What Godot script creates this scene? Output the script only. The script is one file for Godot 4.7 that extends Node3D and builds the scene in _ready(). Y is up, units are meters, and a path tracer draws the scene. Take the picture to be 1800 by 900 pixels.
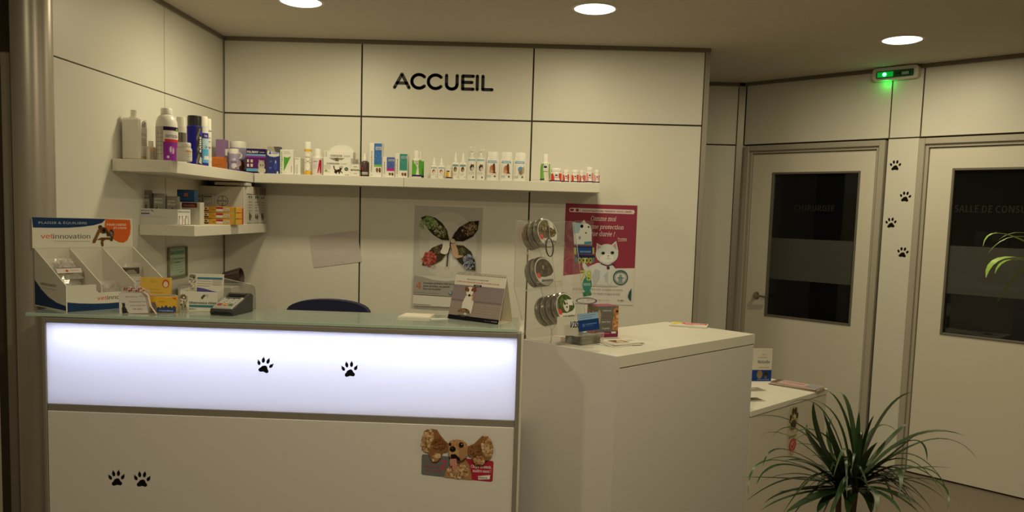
extends Node3D
# A veterinary clinic's reception at night: white laminate panels, a lit counter, product shelves and a row of ceiling downlights.

var mats := {}
var used := {}
var ink_mat: StandardMaterial3D
const EYE := Vector3(0, 1.5488, 0)
const BACK := -4.7786
const LEFT := -1.8605
const H := 2.55
const JOINT := 2.1062
const DOOR_AT := Vector3(1.4948, 0, -5.9038)
const DOOR_TURN := -0.7687
const SHELF := 1.745
const LOW := 1.456
const GLASS := 1.165
const TOWER := 1.062
const DESK := 0.715
const WHITE := "#e6e3dc"
const FRONT := 1.75
const POWER := 0.92
const LAMP := Color(1.0, 0.94, 0.76)

# ---------------------------------------------------------------- helpers
func M(hex: String, rough := 0.5, metal := 0.0) -> StandardMaterial3D:
	var key := "%s %s %s" % [hex, rough, metal]
	if not mats.has(key):
		var m := StandardMaterial3D.new()
		m.resource_name = "surface"
		m.albedo_color = Color(hex)
		m.roughness = rough
		m.metallic = metal
		m.cull_mode = BaseMaterial3D.CULL_DISABLED
		mats[key] = m
	return mats[key]

func clear_mat(hex: String, alpha: float, rough := 0.05) -> StandardMaterial3D:
	var key := "clear %s %s %s" % [hex, alpha, rough]
	if not mats.has(key):
		var m := StandardMaterial3D.new()
		m.albedo_color = Color(Color(hex), alpha)
		m.transparency = BaseMaterial3D.TRANSPARENCY_ALPHA
		m.roughness = rough
		mats[key] = m
	return mats[key]

func noise_tex(freq: float, bump: float, octaves := 3, size := 512, as_normal := true) -> NoiseTexture2D:
	var n := FastNoiseLite.new()
	n.seed = 7
	n.frequency = freq
	n.fractal_octaves = octaves
	var t := NoiseTexture2D.new()
	t.width = size
	t.height = size
	t.seamless = true
	t.noise = n
	t.as_normal_map = as_normal
	t.bump_strength = bump
	return t

func S() -> SurfaceTool:
	var st := SurfaceTool.new()
	st.begin(Mesh.PRIMITIVE_TRIANGLES)
	return st

func numbered(called: String) -> String:
	var n: int = used.get(called, 0)
	used[called] = n + 1
	return called if n == 0 else "%s_%03d" % [called, n]

func obj(called: String, st: SurfaceTool, m: Material, parent: Node3D = null, at := Vector3.ZERO, turn := 0.0) -> MeshInstance3D:
	var o := MeshInstance3D.new()
	o.mesh = st.commit()
	o.material_override = m
	o.position = at
	o.rotation.y = turn
	if parent == null:
		o.name = numbered(called)
		add_child(o)
	else:
		o.name = called
		parent.add_child(o, true)
	return o

func tag(o: Node3D, label: String, category: String, group := "") -> Node3D:
	o.set_meta("label", label)
	o.set_meta("category", category)
	if group != "":
		o.set_meta("group", group)
	return o

func thing(called: String, label: String, category: String, at: Vector3, turn := 0.0, group := "") -> Node3D:
	var o := Node3D.new()
	o.name = numbered(called)
	add_child(o)
	o.position = at
	o.rotation.y = turn
	return tag(o, label, category, group)

func struct(called: String, st: SurfaceTool, m: Material, at := Vector3.ZERO, turn := 0.0) -> MeshInstance3D:
	var o := obj(called, st, m, null, at, turn)
	o.set_meta("kind", "structure")
	return o

func tri(st: SurfaceTool, a: Vector3, b: Vector3, c: Vector3, out: Vector3) -> void:
	var n := (b - a).cross(c - a)
	if n.length_squared() < 1e-20:
		return
	n = n.normalized()
	if n.dot(out) > 0:
		var k := b
		b = c
		c = k
	else:
		n = -n
	for v in [a, b, c]:
		st.set_normal(n)
		st.add_vertex(v)

func quad(st: SurfaceTool, a: Vector3, b: Vector3, c: Vector3, d: Vector3, out: Vector3) -> void:
	tri(st, a, b, c, out)
	tri(st, a, c, d, out)

func box(st: SurfaceTool, c: Vector3, s: Vector3, b := 0.001, basis := Basis()) -> void:
	# a box with chamfered edges, centred at c
	var h := s / 2
	b = min(b, min(h.x, min(h.y, h.z)) * 0.45)
	var g := [h - Vector3(0, b, b), h - Vector3(b, 0, b), h - Vector3(b, b, 0)]
	var p := func(axis: int, sx: float, sy: float, sz: float) -> Vector3:
		return c + basis * (g[axis] * Vector3(sx, sy, sz))
	for s1 in [-1.0, 1.0]:
		quad(st, p.call(0, s1, -1, -1), p.call(0, s1, 1, -1), p.call(0, s1, 1, 1), p.call(0, s1, -1, 1), basis * Vector3(s1, 0, 0))
		quad(st, p.call(1, -1, s1, -1), p.call(1, 1, s1, -1), p.call(1, 1, s1, 1), p.call(1, -1, s1, 1), basis * Vector3(0, s1, 0))
		quad(st, p.call(2, -1, -1, s1), p.call(2, 1, -1, s1), p.call(2, 1, 1, s1), p.call(2, -1, 1, s1), basis * Vector3(0, 0, s1))
		for s2 in [-1.0, 1.0]:
			quad(st, p.call(0, s1, s2, -1), p.call(1, s1, s2, -1), p.call(1, s1, s2, 1), p.call(0, s1, s2, 1), basis * Vector3(s1, s2, 0))
			quad(st, p.call(0, s1, -1, s2), p.call(2, s1, -1, s2), p.call(2, s1, 1, s2), p.call(0, s1, 1, s2), basis * Vector3(s1, 0, s2))
			quad(st, p.call(1, -1, s1, s2), p.call(2, -1, s1, s2), p.call(2, 1, s1, s2), p.call(1, 1, s1, s2), basis * Vector3(0, s1, s2))
			for s3 in [-1.0, 1.0]:
				tri(st, p.call(0, s1, s2, s3), p.call(1, s1, s2, s3), p.call(2, s1, s2, s3), basis * Vector3(s1, s2, s3))

func bx(x0: float, x1: float, y0: float, y1: float, z0: float, z1: float, b := 0.001) -> SurfaceTool:
	var st := S()
	box(st, Vector3(x0 + x1, y0 + y1, z0 + z1) / 2, Vector3(x1 - x0, y1 - y0, z1 - z0).abs(), b)
	return st

func add(st: SurfaceTool, x0: float, x1: float, y0: float, y1: float, z0: float, z1: float, b := 0.001) -> void:
	box(st, Vector3(x0 + x1, y0 + y1, z0 + z1) / 2, Vector3(x1 - x0, y1 - y0, z1 - z0).abs(), b)

func lathe(st: SurfaceTool, prof: Array, n := 28, squash := 1.0, t := Transform3D()) -> void:
	# prof: Vector2(radius, height) from the bottom up
	var ns := []
	for k in prof.size() - 1:
		var d: Vector2 = prof[k + 1] - prof[k]
		ns.append(Vector2(d.y, -d.x).normalized())
	for k in prof.size() - 1:
		var na: Vector2 = ns[k]
		var nb: Vector2 = ns[k]
		if k > 0 and ns[k - 1].dot(na) > 0.75:
			na = (ns[k - 1] + na).normalized()
		if k < ns.size() - 1 and ns[k + 1].dot(nb) > 0.75:
			nb = (ns[k + 1] + nb).normalized()
		var p0: Vector2 = prof[k]
		var p1: Vector2 = prof[k + 1]
		for j in n:
			var a := TAU * j / n
			var b := TAU * (j + 1) / n
			var q := [[p0, na, a], [p0, na, b], [p1, nb, b], [p1, nb, a]]
			for ix in [0, 2, 1, 0, 3, 2]:
				var e: Array = q[ix]
				st.set_normal((t.basis * Vector3(e[1].x * sin(e[2]), e[1].y, e[1].x * cos(e[2]) / squash)).normalized())
				st.add_vertex(t * Vector3(e[0].x * sin(e[2]), e[0].y, e[0].x * cos(e[2]) * squash))

func tube(st: SurfaceTool, path: Array, r: float, n := 8, flat := 1.0) -> void:
	var rings := []
	var up := Vector3.UP
	for k in path.size():
		var d: Vector3 = (path[min(k + 1, path.size() - 1)] - path[max(k - 1, 0)]).normalized()
		if absf(d.dot(up)) > 0.95:
			up = Vector3.RIGHT if absf(d.x) < 0.9 else Vector3.BACK
		var s := d.cross(up).normalized()
		up = s.cross(d).normalized()
		var ring := []
		for j in n:
			var a := TAU * j / n
			ring.append([path[k] + (s * cos(a) + up * sin(a) * flat) * r, (s * cos(a) * flat + up * sin(a)).normalized()])
		rings.append(ring)
	for k in rings.size() - 1:
		for j in n:
			var q := [rings[k][j], rings[k][(j + 1) % n], rings[k + 1][(j + 1) % n], rings[k + 1][j]]
			var order := [0, 1, 2, 0, 2, 3]
			var nn: Vector3 = (q[1][0] - q[0][0]).cross(q[2][0] - q[0][0])
			if nn.dot(q[0][1]) > 0:
				order = [0, 2, 1, 0, 3, 2]
			for ix in order:
				st.set_normal(q[ix][1])
				st.add_vertex(q[ix][0])
	for e in [0, rings.size() - 1]:
		var c: Vector3 = path[e]
		var out: Vector3 = (path[0] - path[1]) if e == 0 else (path[e] - path[e - 1])
		for j in n:
			tri(st, c, rings[e][j][0], rings[e][(j + 1) % n][0], out)

func prism(st: SurfaceTool, pts: PackedVector2Array, z0: float, z1: float, t := Transform3D()) -> void:
	# an outline in x, y with thickness along z
	var ix := Geometry2D.triangulate_polygon(pts)
	for k in range(0, ix.size(), 3):
		for z in [z0, z1]:
			var out := Vector3(0, 0, 1) if z == z1 else Vector3(0, 0, -1)
			tri(st, t * Vector3(pts[ix[k]].x, pts[ix[k]].y, z), t * Vector3(pts[ix[k + 1]].x, pts[ix[k + 1]].y, z), t * Vector3(pts[ix[k + 2]].x, pts[ix[k + 2]].y, z), t.basis * out)
	var ccw := not Geometry2D.is_polygon_clockwise(pts)
	for k in pts.size():
		var a := pts[k]
		var b := pts[(k + 1) % pts.size()]
		var d := b - a
		var n2 := Vector2(d.y, -d.x) * (1.0 if ccw else -1.0)
		quad(st, t * Vector3(a.x, a.y, z0), t * Vector3(b.x, b.y, z0), t * Vector3(b.x, b.y, z1), t * Vector3(a.x, a.y, z1), t.basis * Vector3(n2.x, n2.y, 0))

func rounded(w: float, h: float, r: float, at := Vector2.ZERO) -> PackedVector2Array:
	var pts := PackedVector2Array()
	for c in [[1, 1, 0.0], [-1, 1, 90.0], [-1, -1, 180.0], [1, -1, 270.0]]:
		for k in 5:
			var a := deg_to_rad(c[2] + k * 22.5)
			pts.append(at + Vector2(c[0] * (w / 2 - r), c[1] * (h / 2 - r)) + Vector2(cos(a), sin(a)) * r)
	return pts

# Flat print: coloured shapes and lettering laid on a face (r = 0) or round a bottle (r = its radius), a tenth of a millimetre apart.
class Ink:
	static var fonts := {}
	static var words := {}
	var pos := PackedVector3Array()
	var nor := PackedVector3Array()
	var col := PackedColorArray()
	var w: float
	var h: float
	var r: float
	var squash := 1.0
	var x0 := 0.0
	var y0 := 0.0
	var x1 := 100.0
	var y1 := 100.0
	var lift := 0.0003
	var step := 0.00012
	var mute := 0.0
	var dim := 1.0

	func _init(w_: float, h_: float, r_ := 0.0) -> void:
		w = w_
		h = h_
		r = r_

	func tone(less_colour: float, darker: float) -> Ink:
		# the faded inks of a printed sheet
		mute = less_colour
		dim = darker
		return self

	func ink(c: String) -> Color:
		var k := Color(c).srgb_to_linear()
		var g := k.get_luminance()
		return Color(lerpf(k.r, g, mute) * dim, lerpf(k.g, g, mute) * dim, lerpf(k.b, g, mute) * dim)

	func fr(a: float, b: float, c: float, d: float) -> Ink:
		x0 = a
		y0 = b
		x1 = c
		y1 = d
		return self

	func to(p: Vector2) -> Vector2:
		return Vector2(((p.x - x0) / (x1 - x0) - 0.5) * w, (1.0 - (p.y - y0) / (y1 - y0)) * h)

	func put(p: Vector2, c: Color) -> void:
		col.append(c)
		if r > 0:
			var a := p.x / r
			pos.append(Vector3(sin(a) * (r + lift), p.y, cos(a) * (r + lift) * squash))
			nor.append(Vector3(sin(a), 0, cos(a) / squash).normalized())
		else:
			pos.append(Vector3(p.x, p.y, lift))
			nor.append(Vector3(0, 0, 1))

	func face(a: Vector2, b: Vector2, c: Vector2, k: Color, depth := 0) -> void:
		# a, b, c in metres
		if r > 0 and depth < 7:
			var lo: float = min(a.x, min(b.x, c.x))
			var hi: float = max(a.x, max(b.x, c.x))
			if hi - lo > r * 0.26:
				var e := [[a, b, c], [b, c, a], [c, a, b]]
				e.sort_custom(func(s, t): return absf(s[0].x - s[1].x) > absf(t[0].x - t[1].x))
				var m: Vector2 = (e[0][0] + e[0][1]) / 2
				face(e[0][0], m, e[0][2], k, depth + 1)
				face(m, e[0][1], e[0][2], k, depth + 1)
				return
		if (b - a).cross(c - a) > 0:
			put(a, k)
			put(c, k)
			put(b, k)
		else:
			put(a, k)
			put(b, k)
			put(c, k)

	func poly(pts: Array, c: String) -> Ink:
		var q := PackedVector2Array()
		for p in pts:
			q.append(to(p if p is Vector2 else Vector2(p[0], p[1])))
		var k := ink(c)
		var ix := Geometry2D.triangulate_polygon(q)
		for n in range(0, ix.size(), 3):
			face(q[ix[n]], q[ix[n + 1]], q[ix[n + 2]], k)
		lift += step
		return self

	func rect(a: float, b: float, c: float, d: float, k: String) -> Ink:
		return poly([[a, b], [c, b], [c, d], [a, d]], k)

	func ell(cx: float, cy: float, rx: float, ry: float, c: String, turn := 0.0, n := 20) -> Ink:
		var pts := []
		for k in n:
			pts.append(Vector2(cx, cy) + Vector2(cos(TAU * k / n) * rx, sin(TAU * k / n) * ry).rotated(turn))
		return poly(pts, c)

	func ring(cx: float, cy: float, rx: float, ry: float, t: float, c: String, n := 24) -> Ink:
		var k := ink(c)
		for j in n:
			var u := Vector2(cos(TAU * j / n), sin(TAU * j / n))
			var v := Vector2(cos(TAU * (j + 1) / n), sin(TAU * (j + 1) / n))
			var o := Vector2(cx, cy)
			var big := Vector2(rx, ry)
			var less := Vector2(rx - t, ry - t * ry / rx)
			face(to(o + u * big), to(o + v * big), to(o + v * less), k)
			face(to(o + u * big), to(o + v * less), to(o + u * less), k)
		lift += step
		return self

	func line(pts: Array, t: float, c: String) -> Ink:
		var k := ink(c)
		for j in pts.size() - 1:
			var a := Vector2(pts[j][0], pts[j][1])
			var b := Vector2(pts[j + 1][0], pts[j + 1][1])
			var n := (b - a).orthogonal().normalized() * t / 2
			face(to(a + n), to(b + n), to(b - n), k)
			face(to(a + n), to(b - n), to(a - n), k)
		lift += step
		return self

	func blobs(cx: float, cy: float, rx: float, ry: float, n: int, size: float, colors: Array, sd: int, turn := 0.0) -> Ink:
		# a scatter of small dabs inside an ellipse, for fur, leaves and berries in printed pictures
		var g := RandomNumberGenerator.new()
		g.seed = sd
		for j in n:
			var a := g.randf() * TAU
			var q := sqrt(g.randf())
			var d := Vector2(cos(a) * rx * q, sin(a) * ry * q).rotated(turn)
			var s := size * g.randf_range(0.6, 1.3)
			ell(cx + d.x, cy + d.y, s, s * g.randf_range(0.6, 1.0), colors[g.randi() % colors.size()], g.randf() * 3.0, 7)
			lift -= step * 0.92
		lift += step
		return self

	func text(s: String, a: float, b: float, base: float, cap: float, c: String, bold := false, font := "Droid Sans", up := false, slant := 0.0) -> Ink:
		# lettering from a to b along x (or along y, reading upwards), cap units high; words are stretched to fit
		var fk := "%s %s" % [font, bold]
		if not fonts.has(fk):
			var f := SystemFont.new()
			f.font_names = PackedStringArray([font])
			f.font_weight = 700 if bold else 400
			fonts[fk] = f
		var wk := fk + s
		if not words.has(wk):
			var t := TextMesh.new()
			t.font = fonts[fk]
			t.text = s
			t.font_size = 32
			t.pixel_size = 0.01
			t.depth = 0.0
			t.curve_step = 2.5
			var arr := t.get_mesh_arrays()
			var v: PackedVector3Array = arr[0]
			var lo := Vector2(1e9, 1e9)
			var hi := Vector2(-1e9, -1e9)
			for q in v:
				lo = lo.min(Vector2(q.x, q.y))
				hi = hi.max(Vector2(q.x, q.y))
			words[wk] = [v, arr[Mesh.ARRAY_INDEX], lo, hi]
		var d: Array = words[wk]
		var lo2: Vector2 = d[2]
		var hi2: Vector2 = d[3]
		var k := ink(c)
		var verts: PackedVector3Array = d[0]
		var idx: PackedInt32Array = d[1]
		for n in range(0, idx.size(), 3):
			var m := []
			for j in 3:
				var q := verts[idx[n + j]]
				var along := (q.x - lo2.x) / (hi2.x - lo2.x)
				var high := (q.y + 0.11) / 0.24 * cap
				if up:
					m.append(to(Vector2(base - high, lerpf(a, b, along))))
				else:
					m.append(to(Vector2(lerpf(a, b, along) + high * slant, base - high)))
			face(m[0], m[1], m[2], k)
		lift += step
		return self

	func commit() -> ArrayMesh:
		var arr := []
		arr.resize(Mesh.ARRAY_MAX)
		arr[Mesh.ARRAY_VERTEX] = pos
		arr[Mesh.ARRAY_NORMAL] = nor
		arr[Mesh.ARRAY_COLOR] = col
		var m := ArrayMesh.new()
		m.add_surface_from_arrays(Mesh.PRIMITIVE_TRIANGLES, arr)
		return m

func stamp(i: Ink, parent: Node3D, at: Vector3, turn := Vector3.ZERO, called := "print") -> MeshInstance3D:
	var o := MeshInstance3D.new()
	o.name = called
	o.mesh = i.commit()
	o.material_override = ink_mat
	o.position = at
	o.rotation = turn
	parent.add_child(o, true)
	return o

func none(_i: Ink) -> void:
	pass

# a folding carton with print on its front (and right side); x, z0 = middle and depth of its front face
func carton(called: String, label: String, x: float, w: float, h: float, base: float, zf: float, d: float, col: String, art: Callable, turn := 0.0, side: Callable = none, group := "", cat := "box") -> Node3D:
	var at := Vector3(x, base, zf) - Vector3(sin(turn), 0, cos(turn)) * d / 2
	var t := thing(called, label, cat, at, turn, group)
	obj("carton", bx(-w / 2, w / 2, 0, h, -d / 2, d / 2, 0.0012), M(col, 0.45), t)
	var i := Ink.new(w, h)
	art.call(i)
	if i.pos.size():
		stamp(i, t, Vector3(0, 0, d / 2))
	if side != none:
		var j := Ink.new(d, h)
		side.call(j)
		stamp(j, t, Vector3(w / 2, 0, 0), Vector3(0, PI / 2, 0), "side_print")
	return t

# bottles, cans and jars turned on a lathe: body, cap and a label wrapped round the body
func bottle(kind: String, called: String, label: String, x: float, w: float, h: float, base: float, z: float, turn: float, col: String, capcol: String, art: Callable, group := "", cat := "bottle") -> Node3D:
	var t := thing(called, label, cat, Vector3(x, base, z), turn, group)
	var r := w / 2
	var body := []
	var cap := []
	var l0 := 0.06
	var l1 := 0.6
	var sq := 1.0
	match kind:
		"can":
			body = [[0, 0], [0.92, 0], [1, 0.01], [1, 0.78], [0.9, 0.81], [0.9, 0.82], [0, 0.82]]
			cap = [[0.93, 0.79], [0.93, 0.97], [0.88, 1], [0, 1]]
			l1 = 0.775
			l0 = 0.02
		"dropper":
			sq = 0.6
			body = [[0, 0], [0.94, 0], [1, 0.02], [1, 0.56], [0.8, 0.62], [0.45, 0.645], [0, 0.65]]
			cap = [[0.46, 0.64], [0.44, 0.74], [0.28, 0.78], [0.2, 0.97], [0.13, 1], [0, 1]]
			l1 = 0.55
		"spray":
			body = [[0, 0], [0.94, 0], [1, 0.02], [1, 0.6], [0.85, 0.66], [0.45, 0.7], [0, 0.7]]
			cap = [[0.5, 0.69], [0.5, 0.78], [0.42, 0.8], [0.38, 0.97], [0.3, 1], [0, 1]]
			l1 = 0.58
		"flip":
			sq = 0.62
			body = [[0, 0], [0.95, 0], [1, 0.02], [0.98, 0.7], [0.86, 0.8], [0, 0.8]]
			cap = [[0.86, 0.8], [0.82, 0.96], [0.76, 1], [0, 1]]
			l1 = 0.72
			l0 = 0.05
		"jar":
			body = [[0, 0], [0.95, 0], [1, 0.02], [1, 0.64], [0.92, 0.71], [0.78, 0.73], [0, 0.73]]
			cap = [[0.84, 0.73], [0.86, 0.75], [0.86, 0.96], [0.8, 1], [0, 1]]
			l1 = 0.63
		"jug":
			body = [[0, 0], [0.97, 0], [1, 0.01], [1, 0.66], [0.95, 0.75], [0.8, 0.83], [0.55, 0.88], [0.42, 0.89], [0, 0.89]]
			cap = [[0.5, 0.885], [0.53, 0.89], [0.53, 0.985], [0.48, 1], [0, 1]]
			l1 = 0.65
			l0 = 0.01
		"slim":
			body = [[0, 0], [0.96, 0], [1, 0.01], [1, 0.66], [0.9, 0.7], [0.55, 0.72], [0, 0.72]]
			cap = [[0.56, 0.72], [0.56, 0.97], [0.5, 1], [0, 1]]
			l1 = 0.65
	var st := S()
	var bp := []
	for q in body:
		bp.append(Vector2(q[0] * r, q[1] * h))
	lathe(st, bp, 28, sq)
	obj("bottle", st, M(col, 0.35), t)
	st = S()
	var cp := [Vector2(0, cap[0][1] * h)]
	for q in cap:
		cp.append(Vector2(q[0] * r, q[1] * h))
	lathe(st, cp, 24, lerpf(sq, 1.0, 0.5) if sq < 1 and kind != "flip" else sq)
	obj("cap", st, M(capcol, 0.4), t)
	var i := Ink.new(r * 2.9, (l1 - l0) * h, r)
	i.squash = sq
	art.call(i)
	if i.pos.size():
		stamp(i, t, Vector3(0, l0 * h, 0), Vector3.ZERO, "label")
	return t


# ---------------------------------------------------------------- the scene
func _ready() -> void:
	var cam := Camera3D.new()
	cam.name = "camera"
	cam.transform = Transform3D(Basis(Vector3(0.9992, 0.0303, -0.0266), Vector3(-0.0325, 0.9957, -0.0868), Vector3(0.0238, 0.0876, 0.9959)), EYE)
	cam.projection = Camera3D.PROJECTION_FRUSTUM
	cam.near = 0.05
	cam.far = 40.0
	cam.size = 900.0 / 1406.1967 * cam.near
	cam.frustum_offset = Vector2(0, 0.0375 * cam.near)
	add_child(cam)
	cam.current = true
	var we := WorldEnvironment.new()
	we.name = "environment"
	var e := Environment.new()
	e.background_mode = Environment.BG_COLOR
	e.background_color = Color.BLACK
	e.tonemap_mode = Environment.TONE_MAPPER_LINEAR
	e.tonemap_exposure = 1.0
	e.sdfgi_enabled = true
	e.ssao_enabled = true
	e.ssil_enabled = true
	we.environment = e
	add_child(we)
	ink_mat = StandardMaterial3D.new()
	ink_mat.resource_name = "print"
	ink_mat.vertex_color_use_as_albedo = true
	ink_mat.roughness = 0.65
	ink_mat.metallic_specular = 0.3
	ink_mat.cull_mode = BaseMaterial3D.CULL_DISABLED

	# the row of downlights in view, then the ones over the waiting room behind the camera
	downlight("round recessed ceiling light above the product shelf corner, leftmost of the lit three", Vector3(-1.157, H, -3.945), 1.0)
	downlight("round recessed ceiling light right of the wall lettering, middle one of the lit three", Vector3(0.262, H, -3.945), 1.0)
	downlight("round recessed ceiling light above the green exit light, rightmost of the lit three", Vector3(1.94, H, -4.43), 1.05)
	for q in [[-1.6, -1.3, 0.6, "left"], [0.05, -1.45, 1.5, "middle"], [1.5, -2.3, 0.85, "right"]]:
		downlight("round recessed ceiling light in the row before the counter, %s one" % q[3], Vector3(q[0], H, q[1]), FRONT * q[2], "ceiling lights before the counter")
	shell()
	doors()
	counter()
	tower()
	low_table()
	chair()
	wall_things()
	back_shelf()
	side_shelves()
	counter_things()
	tower_things()
	plants()

func downlight(label: String, at: Vector3, power: float, group := "") -> void:
	var t := thing("ceiling_light", label, "ceiling light", at, 0.0, group)
	var st := S()
	lathe(st, [Vector2(0.098, -0.004), Vector2(0.106, -0.005), Vector2(0.112, -0.001), Vector2(0.112, 0.0)], 40)
	obj("rim", st, M("#d8d2c6", 0.4), t)
	st = S()
	lathe(st, [Vector2(0, -0.014), Vector2(0.05, -0.0125), Vector2(0.085, -0.009), Vector2(0.098, -0.004), Vector2(0.098, 0.0)], 40)
	var m := StandardMaterial3D.new()
	m.resource_name = "lamp_glow"
	m.albedo_color = Color(0.9, 0.88, 0.84)
	m.emission_enabled = true
	m.emission = LAMP.lerp(Color.WHITE, 0.55)
	m.emission_energy_multiplier = 3.0
	obj("diffuser", st, m, t)
	var l := AreaLight3D.new()
	l.name = "lamp_light"
	l.area_size = Vector2(0.165, 0.165)
	l.area_normalize_energy = true
	l.light_color = LAMP
	l.light_energy = POWER * power
	l.area_range = 12.0
	l.shadow_enabled = true
	l.transform = Transform3D(Basis(Vector3.RIGHT, -PI / 2), Vector3(0, -0.018, 0))
	t.add_child(l)

func panels(wall: Node3D, rects: Array, gap := 0.0045) -> void:
	# laminate panels in front of the wall's dark backing, each a piece of its own: [x0, x1, y0, y1]
	for q in rects:
		var st := S()
		add(st, q[0] + gap, q[1] - gap, q[2] + gap, q[3] - gap, -0.009, 0.0, 0.0015)
		obj("wall_panel", st, mats["panel"], wall)

func shell() -> void:
	var pm := StandardMaterial3D.new()
	pm.resource_name = "laminate"
	pm.albedo_color = Color("#dedbd2")
	pm.roughness = 0.42
	pm.normal_enabled = true
	pm.normal_texture = noise_tex(0.35, 1.0, 2)
	pm.normal_scale = 0.06
	pm.uv1_triplanar = true
	pm.uv1_scale = Vector3(3, 3, 3)
	mats["panel"] = pm
	var gapm := M("#3a3023", 0.8)
	var alu := M("#a09a90", 0.42, 0.35)
	var dark_alu := M("#7c7566", 0.5, 0.2)
	# floor and ceiling
	var fm := StandardMaterial3D.new()
	fm.resource_name = "speckled_floor"
	var fn := noise_tex(0.08, 1.0, 5, 1024, false)
	var ramp := Gradient.new()
	ramp.offsets = PackedFloat32Array([0.0, 0.4, 0.55, 1.0])
	ramp.colors = PackedColorArray([Color("#6b6157"), Color("#7d7267"), Color("#8b8074"), Color("#a09588")])
	fn.color_ramp = ramp
	fm.albedo_texture = fn
	fm.roughness = 0.5
	fm.uv1_triplanar = true
	fm.uv1_scale = Vector3(1.6, 1.6, 1.6)
	struct("floor", bx(-4.2, 4.6, -0.2, 0, -8.2, 2.4, 0), fm)
	var cm := StandardMaterial3D.new()
	cm.resource_name = "ceiling_plaster"
	cm.albedo_color = Color("#cdc5b8")
	cm.roughness = 0.9
	cm.normal_enabled = true
	cm.normal_texture = noise_tex(0.12, 6.0, 4, 1024)
	cm.normal_scale = 0.5
	cm.uv1_triplanar = true
	cm.uv1_scale = Vector3(1.5, 1.5, 1.5)
	struct("ceiling", bx(-4.2, 4.6, H, H + 0.2, -8.2, 2.4, 0), cm)
	# back wall behind the counter
	var xr := 0.9957
	var w := struct("wall_back", bx(LEFT - 0.02, xr, 0, H, -0.18, -0.008, 0), gapm, Vector3(0, 0, BACK))
	var js := [LEFT + 0.0015, -1.0371, -0.0272, xr - 0.024]
	for k in 3:
		panels(w, [[js[k], js[k + 1], 0.0, JOINT], [js[k], js[k + 1], JOINT, H - 0.012]])
	obj("edge_profile", bx(xr - 0.024, xr + 0.004, 0, H, -0.18, 0.004, 0.003), alu, w)
	struct("trim_1", bx(LEFT, xr + 0.004, H - 0.024, H, -0.004, 0.008, 0.002), dark_alu, Vector3(0, 0, BACK))
	# left wall, whose local x runs towards the camera
	w = struct("wall_left", bx(2.95, 4.80, 0, H, -0.15, -0.008, 0), gapm, Vector3(LEFT, 0, 0), PI / 2)
	panels(w, [[2.99, 4.0192, 0, JOINT], [2.99, 4.0192, JOINT, H - 0.012], [4.0192, -BACK - 0.006, 0, JOINT], [4.0192, -BACK - 0.006, JOINT, H - 0.012]], 0.0025)
	obj("corner_profile", bx(-BACK - 0.0075, -BACK, 0, H, -0.008, 0.004, 0.002), alu, w)
	struct("trim_2", bx(2.95, -BACK, H - 0.024, H, -0.004, 0.008, 0.002), dark_alu, Vector3(LEFT, 0, 0), PI / 2)
	# the round metal post at the outer corner
	var st := S()
	lathe(st, [Vector2(0.069, 0), Vector2(0.069, H)], 48)
	var post := StandardMaterial3D.new()
	post.resource_name = "brushed_metal"
	post.albedo_color = Color("#b3aba2")
	post.metallic = 0.45
	post.roughness = 0.36
	struct("trim_3", st, post, Vector3(-1.861, 0, -2.955))
	# recess beside the back wall
	var zr := -5.9038
	var xc := DOOR_AT.x
	w = struct("wall_recess", bx(0.4, xc + 0.15, 0, H, -0.15, -0.008, 0), gapm, Vector3(0, 0, zr))
	panels(w, [[0.42, xc - 0.043, 0, JOINT], [0.42, xc - 0.043, JOINT, H - 0.012]])
	obj("corner_profile", bx(xc - 0.045, xc + 0.006, 0, H, -0.008, 0.01, 0.003), alu, w)
	struct("trim_4", bx(0.4, xc, H - 0.026, H, -0.004, 0.01, 0.002), dark_alu, Vector3(0, 0, zr))
	struct("wall_side", bx(0.30, 0.42, 0, H, zr, BACK - 0.1, 0), M("#cfcabf", 0.6))
	# wall left of the post, parallel to the counter
	w = struct("wall_front", bx(-4.2, -3.02, 0, H, -0.14, -0.008, 0), gapm, Vector3(0, 0, -2.95))
	var over := S()
	add(over, -3.03, -1.87, 2.098, H, -0.14, -0.008, 0)
	obj("lintel", over, gapm, w)
	obj("jamb", bx(-1.93, -1.87, 0, 2.10, -0.14, -0.008, 0), gapm, w)
	panels(w, [[-3.6, -1.922, 2.098, H - 0.01], [-4.2, -3.03, 0, 2.098]])
	# outer walls that close the place
	var om := M("#bdb4a4", 0.7)
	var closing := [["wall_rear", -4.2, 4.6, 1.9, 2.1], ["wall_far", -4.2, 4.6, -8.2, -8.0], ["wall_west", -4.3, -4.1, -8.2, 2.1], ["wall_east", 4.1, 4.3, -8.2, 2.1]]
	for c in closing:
		struct(c[0], bx(c[1], c[2], 0, H, c[3], c[4], 0), M("#3a362f", 0.8) if c[0] == "wall_far" else om)

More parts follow.
